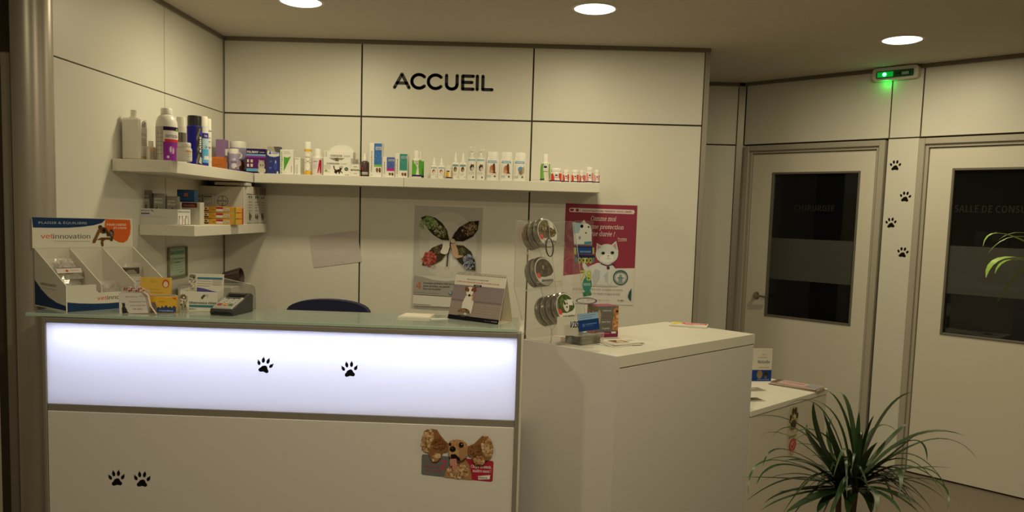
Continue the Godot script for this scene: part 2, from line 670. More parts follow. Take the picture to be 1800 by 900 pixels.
func door_leaf(t: Node3D, x0: float, x1: float, y1: float, wx0: float, wx1: float, wy0: float, wy1: float, word: String, word_at: Array) -> void:
	# frame, leaf with a window opening, beads, pane, frosted film; local z = out of the wall
	var alu := M("#b3ada1", 0.45, 0.1)
	var st := S()
	var f := 0.062
	var g := 0.043
	y1 -= 0.006
	add(st, x0 + 0.006, x0 + g, 0, y1, -0.1, 0.022, 0.003)
	add(st, x1 - g, x1 - 0.006, 0, y1, -0.1, 0.022, 0.003)
	add(st, x0 + g, x1 - g, y1 - g + 0.006, y1, -0.1, 0.0215, 0.003)
	add(st, x0 + g, x0 + f, 0, y1 - g + 0.006, -0.1, 0.004, 0.002)
	add(st, x1 - f, x1 - g, 0, y1 - g + 0.006, -0.1, 0.004, 0.002)
	add(st, x0 + f, x1 - f, y1 - f + 0.006, y1 - g + 0.006, -0.1, 0.004, 0.002)
	obj("door_frame", st, alu, t)
	st = S()
	var a := x0 + f + 0.003
	var b := x1 - f - 0.003
	var top := y1 - f + 0.002
	add(st, a, wx0, 0.012, top, -0.052, -0.012, 0.0)
	add(st, wx1, b, 0.012, top, -0.052, -0.012, 0.0)
	add(st, wx0, wx1, 0.012, wy0, -0.052, -0.012, 0.0)
	add(st, wx0, wx1, wy1, top, -0.052, -0.012, 0.0)
	obj("door_leaf", st, M("#dfd9cd", 0.4), t)
	st = S()
	var k := 0.014
	add(st, wx0, wx0 + k, wy0, wy1, -0.056, -0.007, 0.002)
	add(st, wx1 - k, wx1, wy0, wy1, -0.056, -0.007, 0.002)
	add(st, wx0 + k, wx1 - k, wy0, wy0 + k, -0.056, -0.007, 0.002)
	add(st, wx0 + k, wx1 - k, wy1 - k, wy1, -0.056, -0.007, 0.002)
	obj("window_bead", st, M("#77746c", 0.45, 0.3), t)
	obj("glass_pane", bx(wx0 + k, wx1 - k, wy0 + k, wy1 - k, -0.035, -0.029, 0), clear_mat("#15171a", 0.5, 0.02), t)
	var film := StandardMaterial3D.new()
	film.resource_name = "frosted_film"
	film.albedo_color = Color(0.42, 0.42, 0.4, 0.28)
	film.transparency = BaseMaterial3D.TRANSPARENCY_ALPHA
	film.roughness = 0.7
	obj("frosted_film", bx(wx0 + k, wx1 - k, 1.158, 1.448, -0.0286, -0.0282, 0), film, t)
	var i := Ink.new(wx1 - wx0, wy1 - wy0).fr(wx0, wy1, wx1, wy0)
	i.text(word, word_at[0], word_at[1], word_at[2], -word_at[3], "#2a2822", true)
	stamp(i, t, Vector3((wx0 + wx1) / 2, wy0, -0.028), Vector3.ZERO, "lettering")

func doors() -> void:
	var dark := M("#3a3023", 0.8)
	var alu := M("#a09a90", 0.42, 0.35)
	# the slanting wall with two doors; local x runs along it towards the right
	var st := S()
	add(st, -0.12, 0.02, 0, H, -0.14, -0.008, 0)
	add(st, 1.025, 1.212, 0, H, -0.14, -0.008, 0)
	add(st, 2.207, 4.4, 0, H, -0.14, -0.008, 0)
	add(st, 0.02, 1.025, JOINT, H, -0.14, -0.008, 0)
	add(st, 1.212, 2.207, JOINT, H, -0.14, -0.008, 0)
	var w := struct("wall_doors", st, dark, DOOR_AT, DOOR_TURN)
	panels(w, [[0.012, 1.027, JOINT, H - 0.012], [1.027, 1.214, JOINT, H - 0.012], [1.214, 2.46, JOINT, H - 0.012], [2.46, 4.0, JOINT, H - 0.012],
		[1.022, 1.214, 0.0, JOINT], [2.205, 4.0, 0.0, JOINT]], 0.004)
	obj("wall_panel", bx(0.004, 0.020, 0, JOINT - 0.004, -0.009, 0.0, 0.001), mats["panel"], w)
	struct("trim_5", bx(0, 4.0, H - 0.024, H, -0.004, 0.01, 0.002), M("#7c7566", 0.5, 0.2), DOOR_AT, DOOR_TURN)
	var d1 := Node3D.new()
	var d2 := Node3D.new()
	var d3 := Node3D.new()
	var n := 1
	for d in [d1, d2, d3]:
		d.name = "door_%d" % n
		d.set_meta("kind", "structure")
		add_child(d)
		n += 1
	d1.position = DOOR_AT
	d2.position = DOOR_AT
	d3.position = Vector3(0, 0, -2.95)
	d1.rotation.y = DOOR_TURN
	d2.rotation.y = DOOR_TURN
	door_leaf(d1, 0.025, 1.020, 2.104, 0.243, 0.861, 0.888, 1.908, "CHIRURGIE", [0.4130, 0.6940, 1.6420, 0.042])
	door_leaf(d2, 1.209, 2.207, 2.104, 1.408, 2.03, 0.902, 1.914, "SALLE DE CONSULTATION", [1.433, 2.006, 1.6510, 0.044])
	# lever handle of the first door
	var hx := 0.1630
	st = S()
	lathe(st, [Vector2(0.026, 0), Vector2(0.026, 0.006), Vector2(0.02, 0.009), Vector2(0.011, 0.01), Vector2(0.011, 0.04), Vector2(0, 0.04)], 24, 1.0, Transform3D(Basis(Vector3.RIGHT, PI / 2), Vector3(hx + 0.012, 1.03, -0.012)))
	tube(st, [Vector3(hx + 0.012, 1.03, 0.025), Vector3(hx + 0.03, 1.03, 0.03), Vector3(hx + 0.06, 1.031, 0.03), Vector3(hx + 0.115, 1.026, 0.026)], 0.0085, 10)
	obj("door_handle", st, M("#b9b3a6", 0.22, 0.9), d1)
	# the door left of the post: only its frame corner is in view
	st = S()
	add(st, -1.966, -1.932, 0, 2.088, -0.1, 0.02, 0.004)
	add(st, -3.02, -1.966, 2.044, 2.088, -0.1, 0.0195, 0.004)
	add(st, -3.02, -2.97, 0, 2.044, -0.1, 0.02, 0.004)
	obj("door_frame", st, M("#8f897f", 0.45, 0.3), d3)
	obj("door_leaf", bx(-2.97, -1.968, 0.01, 2.042, -0.06, -0.016, 0.002), M("#dcd5c6", 0.45), d3)
	# green emergency light under the ceiling between the doors
	var at := DOOR_AT + Basis(Vector3.UP, DOOR_TURN) * Vector3(1.055, 2.466, 0.0)
	var ex := thing("emergency_light", "white emergency exit light with a glowing green lamp, fixed high between the two doors", "emergency light", at, DOOR_TURN)
	st = S()
	prism(st, rounded(0.275, 0.078, 0.02, Vector2(0, 0.039)), 0.0, 0.05)
	obj("housing", st, M("#dcd8cc", 0.4), ex)
	st = S()
	prism(st, rounded(0.225, 0.044, 0.008, Vector2(0, 0.034)), 0.0502, 0.054)
	obj("lens", st, M("#1d5a33", 0.25), ex)
	var gm := StandardMaterial3D.new()
	gm.resource_name = "green_glow"
	gm.albedo_color = Color("#19d060")
	gm.emission_enabled = true
	gm.emission = Color(0.03, 1.0, 0.28)
	gm.emission_energy_multiplier = 0.22
	obj("glow_panel", bx(-0.105, -0.008, 0.018, 0.05, 0.0545, 0.057), gm, ex)
	var gm2: StandardMaterial3D = gm.duplicate()
	gm2.emission = Color(0.5, 1.0, 0.7)
	gm2.emission_energy_multiplier = 3.0
	st = S()
	lathe(st, [Vector2(0.012, 0), Vector2(0.012, 0.003), Vector2(0.008, 0.006), Vector2(0, 0.007)], 16, 1.0, Transform3D(Basis(Vector3.RIGHT, PI / 2), Vector3(-0.06, 0.034, 0.057)))
	obj("led_bulb", st, gm2, ex)
	var i := Ink.new(0.10, 0.04)
	i.rect(30, 18, 92, 88, "#123d22").rect(40, 30, 82, 76, "#8fb79a").rect(0, 40, 28, 60, "#123d22")
	stamp(i, ex, Vector3(0.052, 0.014, 0.0542), Vector3.ZERO, "pictogram")
	var gl := OmniLight3D.new()
	gl.name = "green_light"
	gl.light_color = Color(0.05, 1.0, 0.3)
	gl.light_energy = 0.0025
	gl.omni_range = 6.0
	gl.omni_attenuation = 2.0
	gl.light_size = 0.012
	gl.shadow_enabled = true
	gl.position = Vector3(-0.055, -0.014, 0.04)
	ex.add_child(gl)

func paw_ink(i: Ink, c: String, claws := true, turn := 0.0) -> void:
	# a black paw print in a -50..50 frame
	i.fr(-50, -50, 50, 50)
	var pad := [[-2, 4], [8, 2], [16, 8], [20, 18], [28, 26], [30, 36], [22, 44], [10, 42], [0, 40], [-10, 44], [-22, 46], [-30, 38], [-28, 28], [-20, 20], [-14, 10]]
	var q := []
	for v in pad:
		q.append(Vector2(v[0], v[1]).rotated(turn))
	i.poly(q, c)
	for t in [[-36, -2, 9, 13, -0.5], [-15, -24, 9, 15, -0.12], [13, -26, 9, 15, 0.12], [36, -4, 9, 13, 0.55]]:
		var at := Vector2(t[0], t[1]).rotated(turn)
		i.ell(at.x, at.y, t[2], t[3], c, t[4] + turn, 16)
		if claws:
			var d := Vector2(0, -1).rotated(t[4] + turn)
			var s := d.orthogonal()
			i.poly([at + d * 10 + s * 5, at + d * 23, at + d * 10 - s * 5], c)

func counter() -> void:
	var t := thing("reception_counter", "white reception counter with a glowing light panel, pale glass top and black paw prints", "counter", Vector3(0, 0, -2.7000))
	var xa := -1.6728
	var xb := -0.0427
	var yt := 1.1323
	var yb := 0.8470
	var yl := 0.8219
	var alu := M("#96918a", 0.42, 0.4)
	obj("front_panel", bx(xa, xb, 0.02, yl, -0.02, 0.0, 0.0015), M("#d8d3d4", 0.4), t)
	var st := S()
	add(st, xa - 0.014, xa - 0.001, 0, yt + 0.018, -0.05, 0.003, 0.002)
	add(st, xb + 0.001, xb + 0.015, 0, yt + 0.018, -0.05, 0.003, 0.002)
	add(st, xa - 0.001, xb + 0.001, yt, yt + 0.018, -0.05, 0.003, 0.002)
	add(st, xa - 0.001, xb + 0.001, yl, yb, -0.05, -0.004, 0.002)
	add(st, xa, xb, 0.0, 0.02, -0.04, -0.01, 0.002)
	obj("metal_frame", st, alu, t)
	# the light box: a white tray, an LED strip under its top edge and a milky pane in front
	var white := M("#f2f2f4", 0.8)
	st = S()
	add(st, xa, xb, yb, yt, -0.105, -0.095, 0)
	add(st, xa, xb, yb - 0.01, yb, -0.095, -0.012, 0)
	add(st, xa, xb, yt, yt + 0.01, -0.095, -0.05, 0)
	add(st, xa - 0.001, xa + 0.002, yb, yt, -0.095, -0.012, 0)
	add(st, xb - 0.002, xb + 0.001, yb, yt, -0.095, -0.012, 0)
	obj("light_tray", st, white, t)
	var pane := StandardMaterial3D.new()
	pane.resource_name = "milky_pane"
	pane.albedo_color = Color(0.95, 0.95, 0.97)
	pane.roughness = 0.35
	pane.backlight_enabled = true
	pane.backlight = Color(1.0, 1.0, 1.0)
	pane.emission_enabled = true
	pane.emission = Color(0.80, 0.82, 1.0)
	pane.emission_energy_multiplier = 0.17
	obj("light_panel", bx(xa, xb, yb, yt, -0.010, -0.004, 0), pane, t)
	var led := StandardMaterial3D.new()
	led.resource_name = "led_glow"
	led.albedo_color = Color(0.9, 0.9, 1.0)
	led.emission_enabled = true
	led.emission = Color(0.85, 0.88, 1.0)
	led.emission_energy_multiplier = 2.0
	obj("led_strip", bx(xa + 0.02, xb - 0.02, yt - 0.006, yt - 0.001, -0.06, -0.045, 0), led, t)
	var l := AreaLight3D.new()
	l.name = "led_light"
	l.area_size = Vector2(xb - xa - 0.04, 0.012)
	l.area_normalize_energy = true
	l.light_color = Color(0.84, 0.87, 1.0)
	l.light_energy = 0.27
	l.area_range = 4.0
	l.shadow_enabled = true
	l.transform = Transform3D(Basis(Vector3.RIGHT, -PI / 2), Vector3((xa + xb) / 2, yt - 0.008, -0.052))
	t.add_child(l)
	# carcass behind: ends and the worktop the receptionist sits at
	obj("end_panel", bx(xa - 0.014, xa + 0.004, 0, yt, -0.42, -0.106, 0.002), M("#d8d3c8", 0.45), t)
	obj("end_panel", bx(xb + 0.004, xb + 0.022, 0, yt + 0.016, -0.36, -0.05, 0.002), M("#d8d3c8", 0.45), t)
	obj("worktop", bx(xa + 0.004, xb + 0.004, 0.715, 0.74, -0.68, -0.106, 0.003), M("#ddd8cd", 0.4), t)
	# glass shelf on short metal studs
	for x in [xa + 0.12, -1.1, -0.6, xb - 0.1]:
		for q in [[yt + 0.016, -0.04], [0.74, -0.24]]:
			st = S()
			lathe(st, [Vector2(0.012, q[0]), Vector2(0.012, 1.1532)], 14, 1.0, Transform3D(Basis(), Vector3(x, 0, q[1])))
			obj("glass_stud", st, M("#b5b1aa", 0.3, 0.8), t)
	var gl := StandardMaterial3D.new()
	gl.resource_name = "pale_glass"
	gl.albedo_color = Color(0.74, 0.80, 0.77, 0.55)
	gl.transparency = BaseMaterial3D.TRANSPARENCY_ALPHA
	gl.roughness = 0.12
	obj("glass_top", bx(-1.742, -0.044, 1.1533, GLASS, -0.31, 0.0, 0.0015), gl, t)
	obj("glass_edge", bx(-1.742, -0.044, 1.1535, GLASS - 0.0015, 0.0002, 0.0016, 0.0003), M("#a9bdb2", 0.2), t)
	for k in [[465, 642, 0.25], [614, 649, -0.06], [205, 840, -0.05], [250, 842, 0.05]]:
		var s: float = 0.060 if k[1] < 700 else 0.062
		var i := Ink.new(s, s)
		paw_ink(i, "#0d0d12", true, k[2])
		var at: Vector3 = {465: Vector3(-0.9093, 1.0096, -2.7000), 614: Vector3(-0.6153, 1.0061, -2.7000), 205: Vector3(-1.4312, 0.5908, -2.7000), 250: Vector3(-1.3403, 0.5903, -2.7000)}[k[0]] - Vector3(0, s / 2, -2.7000)
		at.z = -0.0039 if k[1] < 700 else 0.0001
		var o := stamp(i, t, at, Vector3.ZERO, "paw_print")
		o.set_meta("label", "black paw print with claws stuck on the %s" % ("glowing light panel" if k[1] < 700 else "white front panel"))
	dog_sticker(t)

func dog_sticker(t: Node3D) -> void:
	var i := Ink.new(0.2523, 0.1811).fr(298, 170, 938, 625).tone(0.08, 0.95)
	var bar := []
	for q in [[302, 420], [308, 408], [318, 404], [420, 408], [560, 414], [560, 602], [315, 588], [304, 578]]:
		bar.append(q)
	i.poly(bar, "#6e7173")
	i.poly([[560, 414], [700, 424], [925, 434], [936, 446], [934, 610], [920, 620], [560, 602]], "#b01f42")
	i.text("2", 470, 520, 528, 88, "#c2405c", true)
	i.text("Vos", 385, 440, 488, 22, "#a8475c", true).text("comprimés", 325, 462, 522, 20, "#a8475c", true).text("au choix", 350, 480, 553, 20, "#a8475c", true)
	i.text("Chupa-dromois,", 738, 920, 502, 26, "#f3dfe2", true, "Droid Serif", false, 0.1).text("maître aussi !", 754, 916, 540, 26, "#f3dfe2", true, "Droid Serif", false, 0.1)
	i.poly([[805, 573], [911, 560], [908, 596], [807, 605]], "#efece6").text("Elanco", 812, 884, 594, 18, "#243f78", true)
	var fur := ["#bd9468", "#a67c50", "#cda981", "#936439", "#d9bb95"]
	i.poly([[505, 600], [520, 540], [560, 470], [580, 420], [690, 430], [725, 480], [745, 560], [750, 612]], "#ab8053")
	i.blobs(630, 540, 95, 60, 150, 12, fur, 3)
	i.poly([[540, 300], [500, 270], [460, 225], [430, 180], [380, 172], [330, 200], [303, 260], [308, 330], [350, 380], [390, 445], [440, 452], [470, 420], [490, 380], [530, 370]], "#8f623a")
	i.blobs(350, 280, 48, 100, 150, 14, fur, 4, 0.15).blobs(425, 420, 40, 34, 60, 12, fur, 6).blobs(450, 300, 60, 50, 70, 11, ["#7a4c2a", "#865733", "#8f623a"], 5)
	i.poly([[705, 310], [760, 285], [800, 240], [830, 210], [880, 220], [915, 265], [930, 340], [910, 400], [850, 440], [850, 465], [780, 475], [755, 440], [740, 400], [706, 380]], "#8f623a")
	i.blobs(875, 310, 42, 92, 140, 14, fur, 7, -0.15).blobs(810, 430, 45, 34, 70, 12, fur, 8).blobs(780, 340, 50, 50, 70, 11, ["#7a4c2a", "#865733", "#8f623a"], 9)
	i.ell(622, 335, 84, 82, "#b08657").poly([[535, 300], [545, 270], [600, 252], [660, 258], [700, 290], [706, 380], [680, 420], [640, 442], [560, 420], [538, 370]], "#b08657")
	i.blobs(620, 290, 70, 34, 60, 10, ["#bd9468", "#d39a60", "#b87a40"], 10)
	i.ell(590, 375, 46, 50, "#c09a70").ell(662, 378, 32, 40, "#ad8356")
	i.ell(550, 296, 11, 14, "#1c0f08").ell(648, 298, 22, 25, "#3a2012").ell(648, 296, 13, 16, "#150a05").ell(653, 291, 4, 4, "#ffffff")
	i.ell(575, 338, 27, 25, "#1a0f0c").ell(568, 330, 8, 5, "#5b4a44")
	i.poly([[560, 385], [600, 380], [640, 415], [648, 440], [590, 425], [562, 415]], "#25110d")
	i.poly([[556, 425], [610, 420], [618, 470], [608, 530], [596, 562], [582, 520], [575, 480], [560, 490], [553, 455]], "#c9897f").line([[592, 430], [598, 540]], 5, "#c9776f")
	var o := stamp(i, t, Vector3(-0.2359, 0.6276, 0.0002), Vector3(0, 0, -0.012), "dog_sticker")
	o.set_meta("label", "cut-out sticker of a golden spaniel with flying ears on grey and red bars")

func tower() -> void:
	var t := thing("tall_cabinet", "tall white angled cabinet with a thick top, joined to the right end of the counter", "cabinet", Vector3(0.3128, 0.0000, -2.8136), 0.8024)
	var w := 0.9774
	var d := 0.4708
	obj("body", bx(0.0185, w - 0.002, 0, TOWER - 0.046, -d, -0.002, 0.002), M("#d4d0d2", 0.42), t)
	obj("side_panel", bx(0, 0.018, 0, TOWER, -d, 0, 0.0), M("#d4d0d2", 0.42), t)
	obj("top_slab", bx(0.0181, w, TOWER - 0.042, TOWER, -d, 0, 0.0), M("#d9d5cb", 0.4), t)
	obj("joint_strip", bx(0.0185, w - 0.004, TOWER - 0.047, TOWER - 0.041, -d + 0.01, -0.003, 0), M("#8d867a", 0.6), t)

func low_table() -> void:
	var t := thing("low_cabinet", "low white cabinet behind the plant, beside the tall one, paw leaflet on its front", "cabinet", Vector3(0.9921, 0.0000, -3.5164), 0.8024)
	obj("body", bx(0.004, 0.782, 0, DESK - 0.028, -0.45, -0.004, 0.002), M("#d9d3c7", 0.42), t)
	obj("top_slab", bx(0.002, 0.785, DESK - 0.026, DESK, -0.455, 0, 0.0015), M("#e3dfd5", 0.4), t)
	# the pad shaped print stuck on its front
	var i := Ink.new(0.115, 0.255).fr(0, 0, 100, 230)
	i.poly([[15, 0], [60, 0], [88, 12], [96, 60], [95, 150], [80, 205], [55, 228], [30, 222], [8, 180], [2, 90], [4, 20]], "#cfc4a6")
	i.blobs(50, 60, 36, 50, 50, 5, ["#5e5236", "#6f6344", "#b8ab86", "#8d8159"], 21)
	for q in [[25, 45, 9], [44, 22, 11], [66, 22, 11], [82, 45, 9]]:
		i.ell(q[0], q[1], q[2], q[2] * 1.5, "#4c432c")
	i.ell(52, 80, 26, 20, "#4c432c").text("pour", 18, 84, 138, 13, "#7d7350", true)
	i.ell(54, 172, 32, 30, "#c54a50").ell(54, 172, 21, 19, "#d9878a").line([[40, 172], [54, 184], [70, 162]], 6, "#a8323c").ell(52, 205, 16, 10, "#d2a3a0")
	stamp(i, t, Vector3(0.4256, 0.42, -0.0035), Vector3.ZERO, "paw_leaflet")

func chair() -> void:
	var t := thing("office_chair", "dark blue upholstered office chair whose rounded back shows above the glass top", "chair", Vector3(-1.02, 0, -3.75), 0.0)
	var blue := M("#1d2148", 0.75)
	var black := M("#17171a", 0.5)
	var st := S()
	var pts := PackedVector2Array()
	for k in 17:
		var a := PI * k / 16
		pts.append(Vector2(cos(a) * 0.211, 0.40 + pow(sin(a), 0.62) * 0.088))
	for q in [[-0.214, 0.1], [-0.19, 0.02], [-0.14, 0.0], [0.14, 0.0], [0.19, 0.02], [0.214, 0.1]]:
		pts.append(Vector2(q[0], q[1]))
	prism(st, pts, -0.03, 0.03)
	obj("backrest", st, blue, t, Vector3(0, 0.612, -0.25))
	st = S()
	prism(st, rounded(0.48, 0.46, 0.1), 0.0, 0.08, Transform3D(Basis(Vector3.RIGHT, -PI / 2), Vector3(0, 0.42, 0)))
	obj("seat", st, blue, t)
	st = S()
	tube(st, [Vector3(0, 0.42, -0.12), Vector3(0, 0.43, -0.27), Vector3(0, 0.5, -0.3), Vector3(0, 0.8, -0.288)], 0.022)
	obj("back_bar", st, black, t)
	st = S()
	lathe(st, [Vector2(0.035, 0.08), Vector2(0.035, 0.2), Vector2(0.022, 0.21), Vector2(0.022, 0.42)], 16)
	obj("gas_column", st, black, t)
	for k in 5:
		st = S()
		var d := Vector3(cos(TAU * k / 5), 0, sin(TAU * k / 5))
		tube(st, [Vector3(0, 0.1, 0), d * 0.15 + Vector3(0, 0.09, 0), d * 0.29 + Vector3(0, 0.065, 0)], 0.018)
		obj("foot", st, black, t)
		st = S()
		lathe(st, [Vector2(0, -0.02), Vector2(0.024, -0.02), Vector2(0.026, 0), Vector2(0.024, 0.02), Vector2(0, 0.02)], 14, 1.0, Transform3D(Basis(d, PI / 2), d * 0.28 + Vector3(0, 0.026, 0)))
		obj("caster", st, black, t)


# ---------------------------------------------------------------- things on the walls
func sheet(called: String, label: String, cat: String, at: Vector3, w: float, h: float, col: String, art: Callable, turn := 0.0, roll := 0.0, thick := 0.0008) -> Node3D:
	# a sheet of paper hanging flat: at = middle of its bottom edge, a hair in front of the wall
	var t := thing(called, label, cat, at, turn)
	t.rotation = Vector3(0, turn, roll)
	obj("paper", bx(-w / 2, w / 2, 0, h, 0, thick, 0), M(col, 0.5), t)
	var i := Ink.new(w, h)
	art.call(i)
	if i.pos.size():
		stamp(i, t, Vector3(0, 0, thick))
	return t

func wall_things() -> void:
	# ACCUEIL in black rounded letters
	var t := thing("wall_lettering", "black rounded capital letters spelling ACCUEIL high on the back wall", "sign", Vector3(-0.5566, 2.2730, BACK))
	var width := 0.5870
	var lm := M("#0f0d0c", 0.5)
	var arc := func(cx: float, cy: float, rx: float, ry: float, a0: float, a1: float) -> Array:
		var q := []
		for k in 15:
			var a := deg_to_rad(lerpf(a0, a1, k / 14.0))
			q.append([cx + cos(a) * rx, cy + sin(a) * ry])
		return q
	var u: Array = [[4.0, 24.0], [4.0, 9.0]] + arc.call(12.0, 9.0, 8.0, 7.2, 180.0, 360.0) + [[20.0, 24.0]]
	var strokes := [
		[[[[2, 2], [13, 24], [24, 2]], [[6, 9.5], [20, 9.5]]], 26.0],
		[[arc.call(13.0, 13.0, 11.0, 11.2, 42.0, 318.0)], 25.0],
		[[arc.call(13.0, 13.0, 11.0, 11.2, 42.0, 318.0)], 25.5],
		[[u], 24.5],
		[[[[20, 23.6], [4, 23.6], [4, 2.4], [20, 2.4]], [[4, 13.4], [18, 13.4]]], 22.0],
		[[[[4, 2], [4, 24]]], 8.5],
		[[[[4, 24], [4, 2.4], [18, 2.4]]], 19.0]]
	var total := 0.0
	for q in strokes:
		total += q[1]
	var k := width / total
	var x := -width / 2
	for q in strokes:
		var st := S()
		for path in q[0]:
			var pts := []
			for v in path:
				pts.append(Vector3(x + v[0] * k, v[1] * k * 0.905, 0.0012))
			stroke(st, pts, 2.4 * k)
		obj("letter", st, lm, t)
		x += q[1] * k
	# paw prints between the doors
	var n := 0
	for at in [Vector2(1.079, 1.940), Vector2(1.153, 1.744), Vector2(1.077, 1.579), Vector2(1.162, 1.396)]:
		var s := 0.074
		var i := Ink.new(s, s)
		i.lift = 0.0006
		paw_ink(i, "#0d0c0c", false, [0.05, 0.12, -0.05, 0.1][n])
		var o := MeshInstance3D.new()
		o.name = numbered("paw_decal")
		o.mesh = i.commit()
		o.material_override = ink_mat
		o.position = DOOR_AT + Basis(Vector3.UP, DOOR_TURN) * Vector3(at.x, at.y - s / 2, 0)
		o.rotation.y = DOOR_TURN
		add_child(o)
		tag(o, "small black paw print decal between the two doors, %s of the four" % ["topmost", "second from the top", "third from the top", "lowest"][n], "decal", "paw prints between the doors")
		n += 1
	# four-leaf poster
	poster_leaves()
	poster_cat()
	sheet("taped_sheet", "plain white sheet taped crooked on the back wall above the blue chair", "paper", Vector3(-1.1660, 1.2225, BACK + 0.002), 0.292, 0.19, "#cbc1bf", func(i): i.line([[56, 92], [62, 89], [60, 96]], 0.6, "#a69c90").line([[22, 47], [60, 41]], 0.5, "#cbc2b8"), 0.0, 0.155)
	var c := sheet("small_certificate", "small greenish framed certificate on the left wall under the low shelf", "notice", Vector3(LEFT + 0.003, 1.176, -4.137), 0.205, 0.152, "#8a9a86", func(i): i.rect(4, 6, 96, 94, "#b9cbb6").rect(4, 8, 96, 24, "#7fa58b").text("CERTIFICAT", 45, 88, 20, 8, "#3d5a48", true).text("Santé", 10, 38, 20, 8, "#3d5a48", true).rect(12, 32, 26, 76, "#a9b8a2").text("Médecine des animaux", 32, 90, 40, 6, "#5a6b58").text("de compagnie", 32, 70, 52, 6, "#5a6b58").line([[32, 60], [88, 60]], 1, "#7f917d").line([[32, 68], [80, 68]], 1, "#7f917d").line([[32, 76], [86, 76]], 1, "#7f917d").line([[60, 86], [88, 82]], 1.4, "#4f5d54"), PI / 2)
	var st := S()
	add(st, -0.108, 0.108, -0.006, 0.0, 0, 0.012, 0.002)
	add(st, -0.108, 0.108, 0.152, 0.158, 0, 0.012, 0.002)
	add(st, -0.108, -0.102, 0, 0.152, 0, 0.012, 0.002)
	add(st, 0.102, 0.108, 0, 0.152, 0, 0.012, 0.002)
	obj("frame", st, M("#8d8470", 0.5), c)

func stroke(st: SurfaceTool, pts: Array, r: float) -> void:
	# a flat round-ended stroke of lettering film
	for k in pts.size() - 1:
		var a: Vector3 = pts[k]
		var b: Vector3 = pts[k + 1]
		var n := Vector3(-(b - a).y, (b - a).x, 0).normalized() * r
		quad(st, a + n, b + n, b - n, a - n, Vector3.BACK)
	for q in pts:
		for j in 12:
			tri(st, q, q + Vector3(cos(TAU * j / 12), sin(TAU * j / 12), 0) * r, q + Vector3(cos(TAU * (j + 1) / 12), sin(TAU * (j + 1) / 12), 0) * r, Vector3.BACK)

func poster_leaves() -> void:
	var art := func(i: Ink) -> void:
		i.fr(165, 55, 605, 715).tone(0.3, 0.9)
		i.rect(165, 55, 605, 505, "#c9c5be").ell(385, 300, 190, 215, "#d6d2cb").ell(385, 300, 120, 150, "#e0dcd6")
		i.poly([[205, 130], [240, 116], [300, 128], [345, 160], [378, 205], [396, 272], [345, 270], [290, 240], [255, 205]], "#3a3a1e")
		i.blobs(270, 165, 52, 36, 120, 8, ["#6f9a3c", "#8fb35a", "#53772c", "#a9c472"], 31, 0.6).blobs(335, 215, 40, 34, 90, 7, ["#8b8a55", "#b7ad82", "#6a6a38", "#cfc6a0"], 32, 0.9).blobs(215, 175, 18, 28, 22, 4, ["#6f9a3c", "#8fb35a"], 33)
		i.poly([[584, 136], [520, 145], [455, 185], [414, 250], [412, 272], [485, 274], [548, 240], [578, 195]], "#2b2013")
		i.blobs(525, 190, 52, 36, 150, 8, ["#4a3420", "#6d4c2c", "#9a7347", "#2a1c10", "#b89468"], 34, -0.6).blobs(460, 235, 34, 28, 50, 7, ["#3b2817", "#5a3d22"], 35)
		i.poly([[222, 438], [240, 375], [285, 322], [345, 296], [402, 300], [385, 350], [350, 400], [290, 434]], "#4a3c1f")
		i.blobs(268, 392, 44, 42, 150, 8, ["#b3352a", "#c9473a", "#8f231c", "#d8695a"], 36).blobs(335, 335, 36, 26, 60, 7, ["#6a5a33", "#857245", "#51421f"], 37).blobs(285, 447, 36, 8, 14, 3, ["#b3352a"], 38)
		i.poly([[428, 298], [490, 300], [540, 338], [566, 395], [573, 460], [515, 445], [460, 405], [430, 360]], "#3d3823")
		i.blobs(525, 405, 40, 46, 150, 7, ["#4b5570", "#737d9b", "#2d344c", "#a3aabf", "#8d93ab"], 39).blobs(470, 340, 32, 28, 50, 7, ["#5a5430", "#746c41"], 40)
		i.line([[408, 262], [400, 320], [390, 370], [386, 440]], 8, "#2a2417")
		i.poly([[355, 278], [396, 282], [400, 310], [390, 350], [372, 362], [345, 356], [340, 345], [352, 320]], "#ece6da").ell(418, 272, 16, 14, "#d9c5a2")
		i.poly([[404, 292], [438, 292], [452, 325], [458, 362], [486, 366], [484, 374], [448, 384], [428, 372], [418, 340]], "#d9a878")
		i.poly([[172, 505], [230, 512], [300, 530], [385, 536], [480, 522], [560, 500], [600, 486], [600, 636], [172, 628]], "#aaa69f")
		i.poly([[172, 632], [600, 640], [600, 706], [168, 700]], "#e6e2da")
		i.text("4", 188, 222, 592, 48, "#d6622f", true)
		i.text("Formules primées riche en viande,", 236, 476, 558, 12, "#3a352f", true).text("Sans céréales, au poulet", 236, 408, 577, 12, "#3a352f", true).text("Pour une vie pleine", 236, 350, 595, 12, "#3a352f", true)
		i.line([[176, 614], [340, 618]], 2, "#8b867e").ell(417, 612, 15, 15, "#5f7f96").ell(413, 608, 7, 8, "#a9c0cc").line([[172, 692], [285, 694]], 2.5, "#6a655d")
	sheet("leaf_poster", "grey poster with a four-leaf picture of greens, berries and two pets, on the back wall", "poster", Vector3(-0.5097, 0.9790, BACK + 0.0015), 0.405, 0.6105, "#d2cec7", art, 0.0, -0.008)

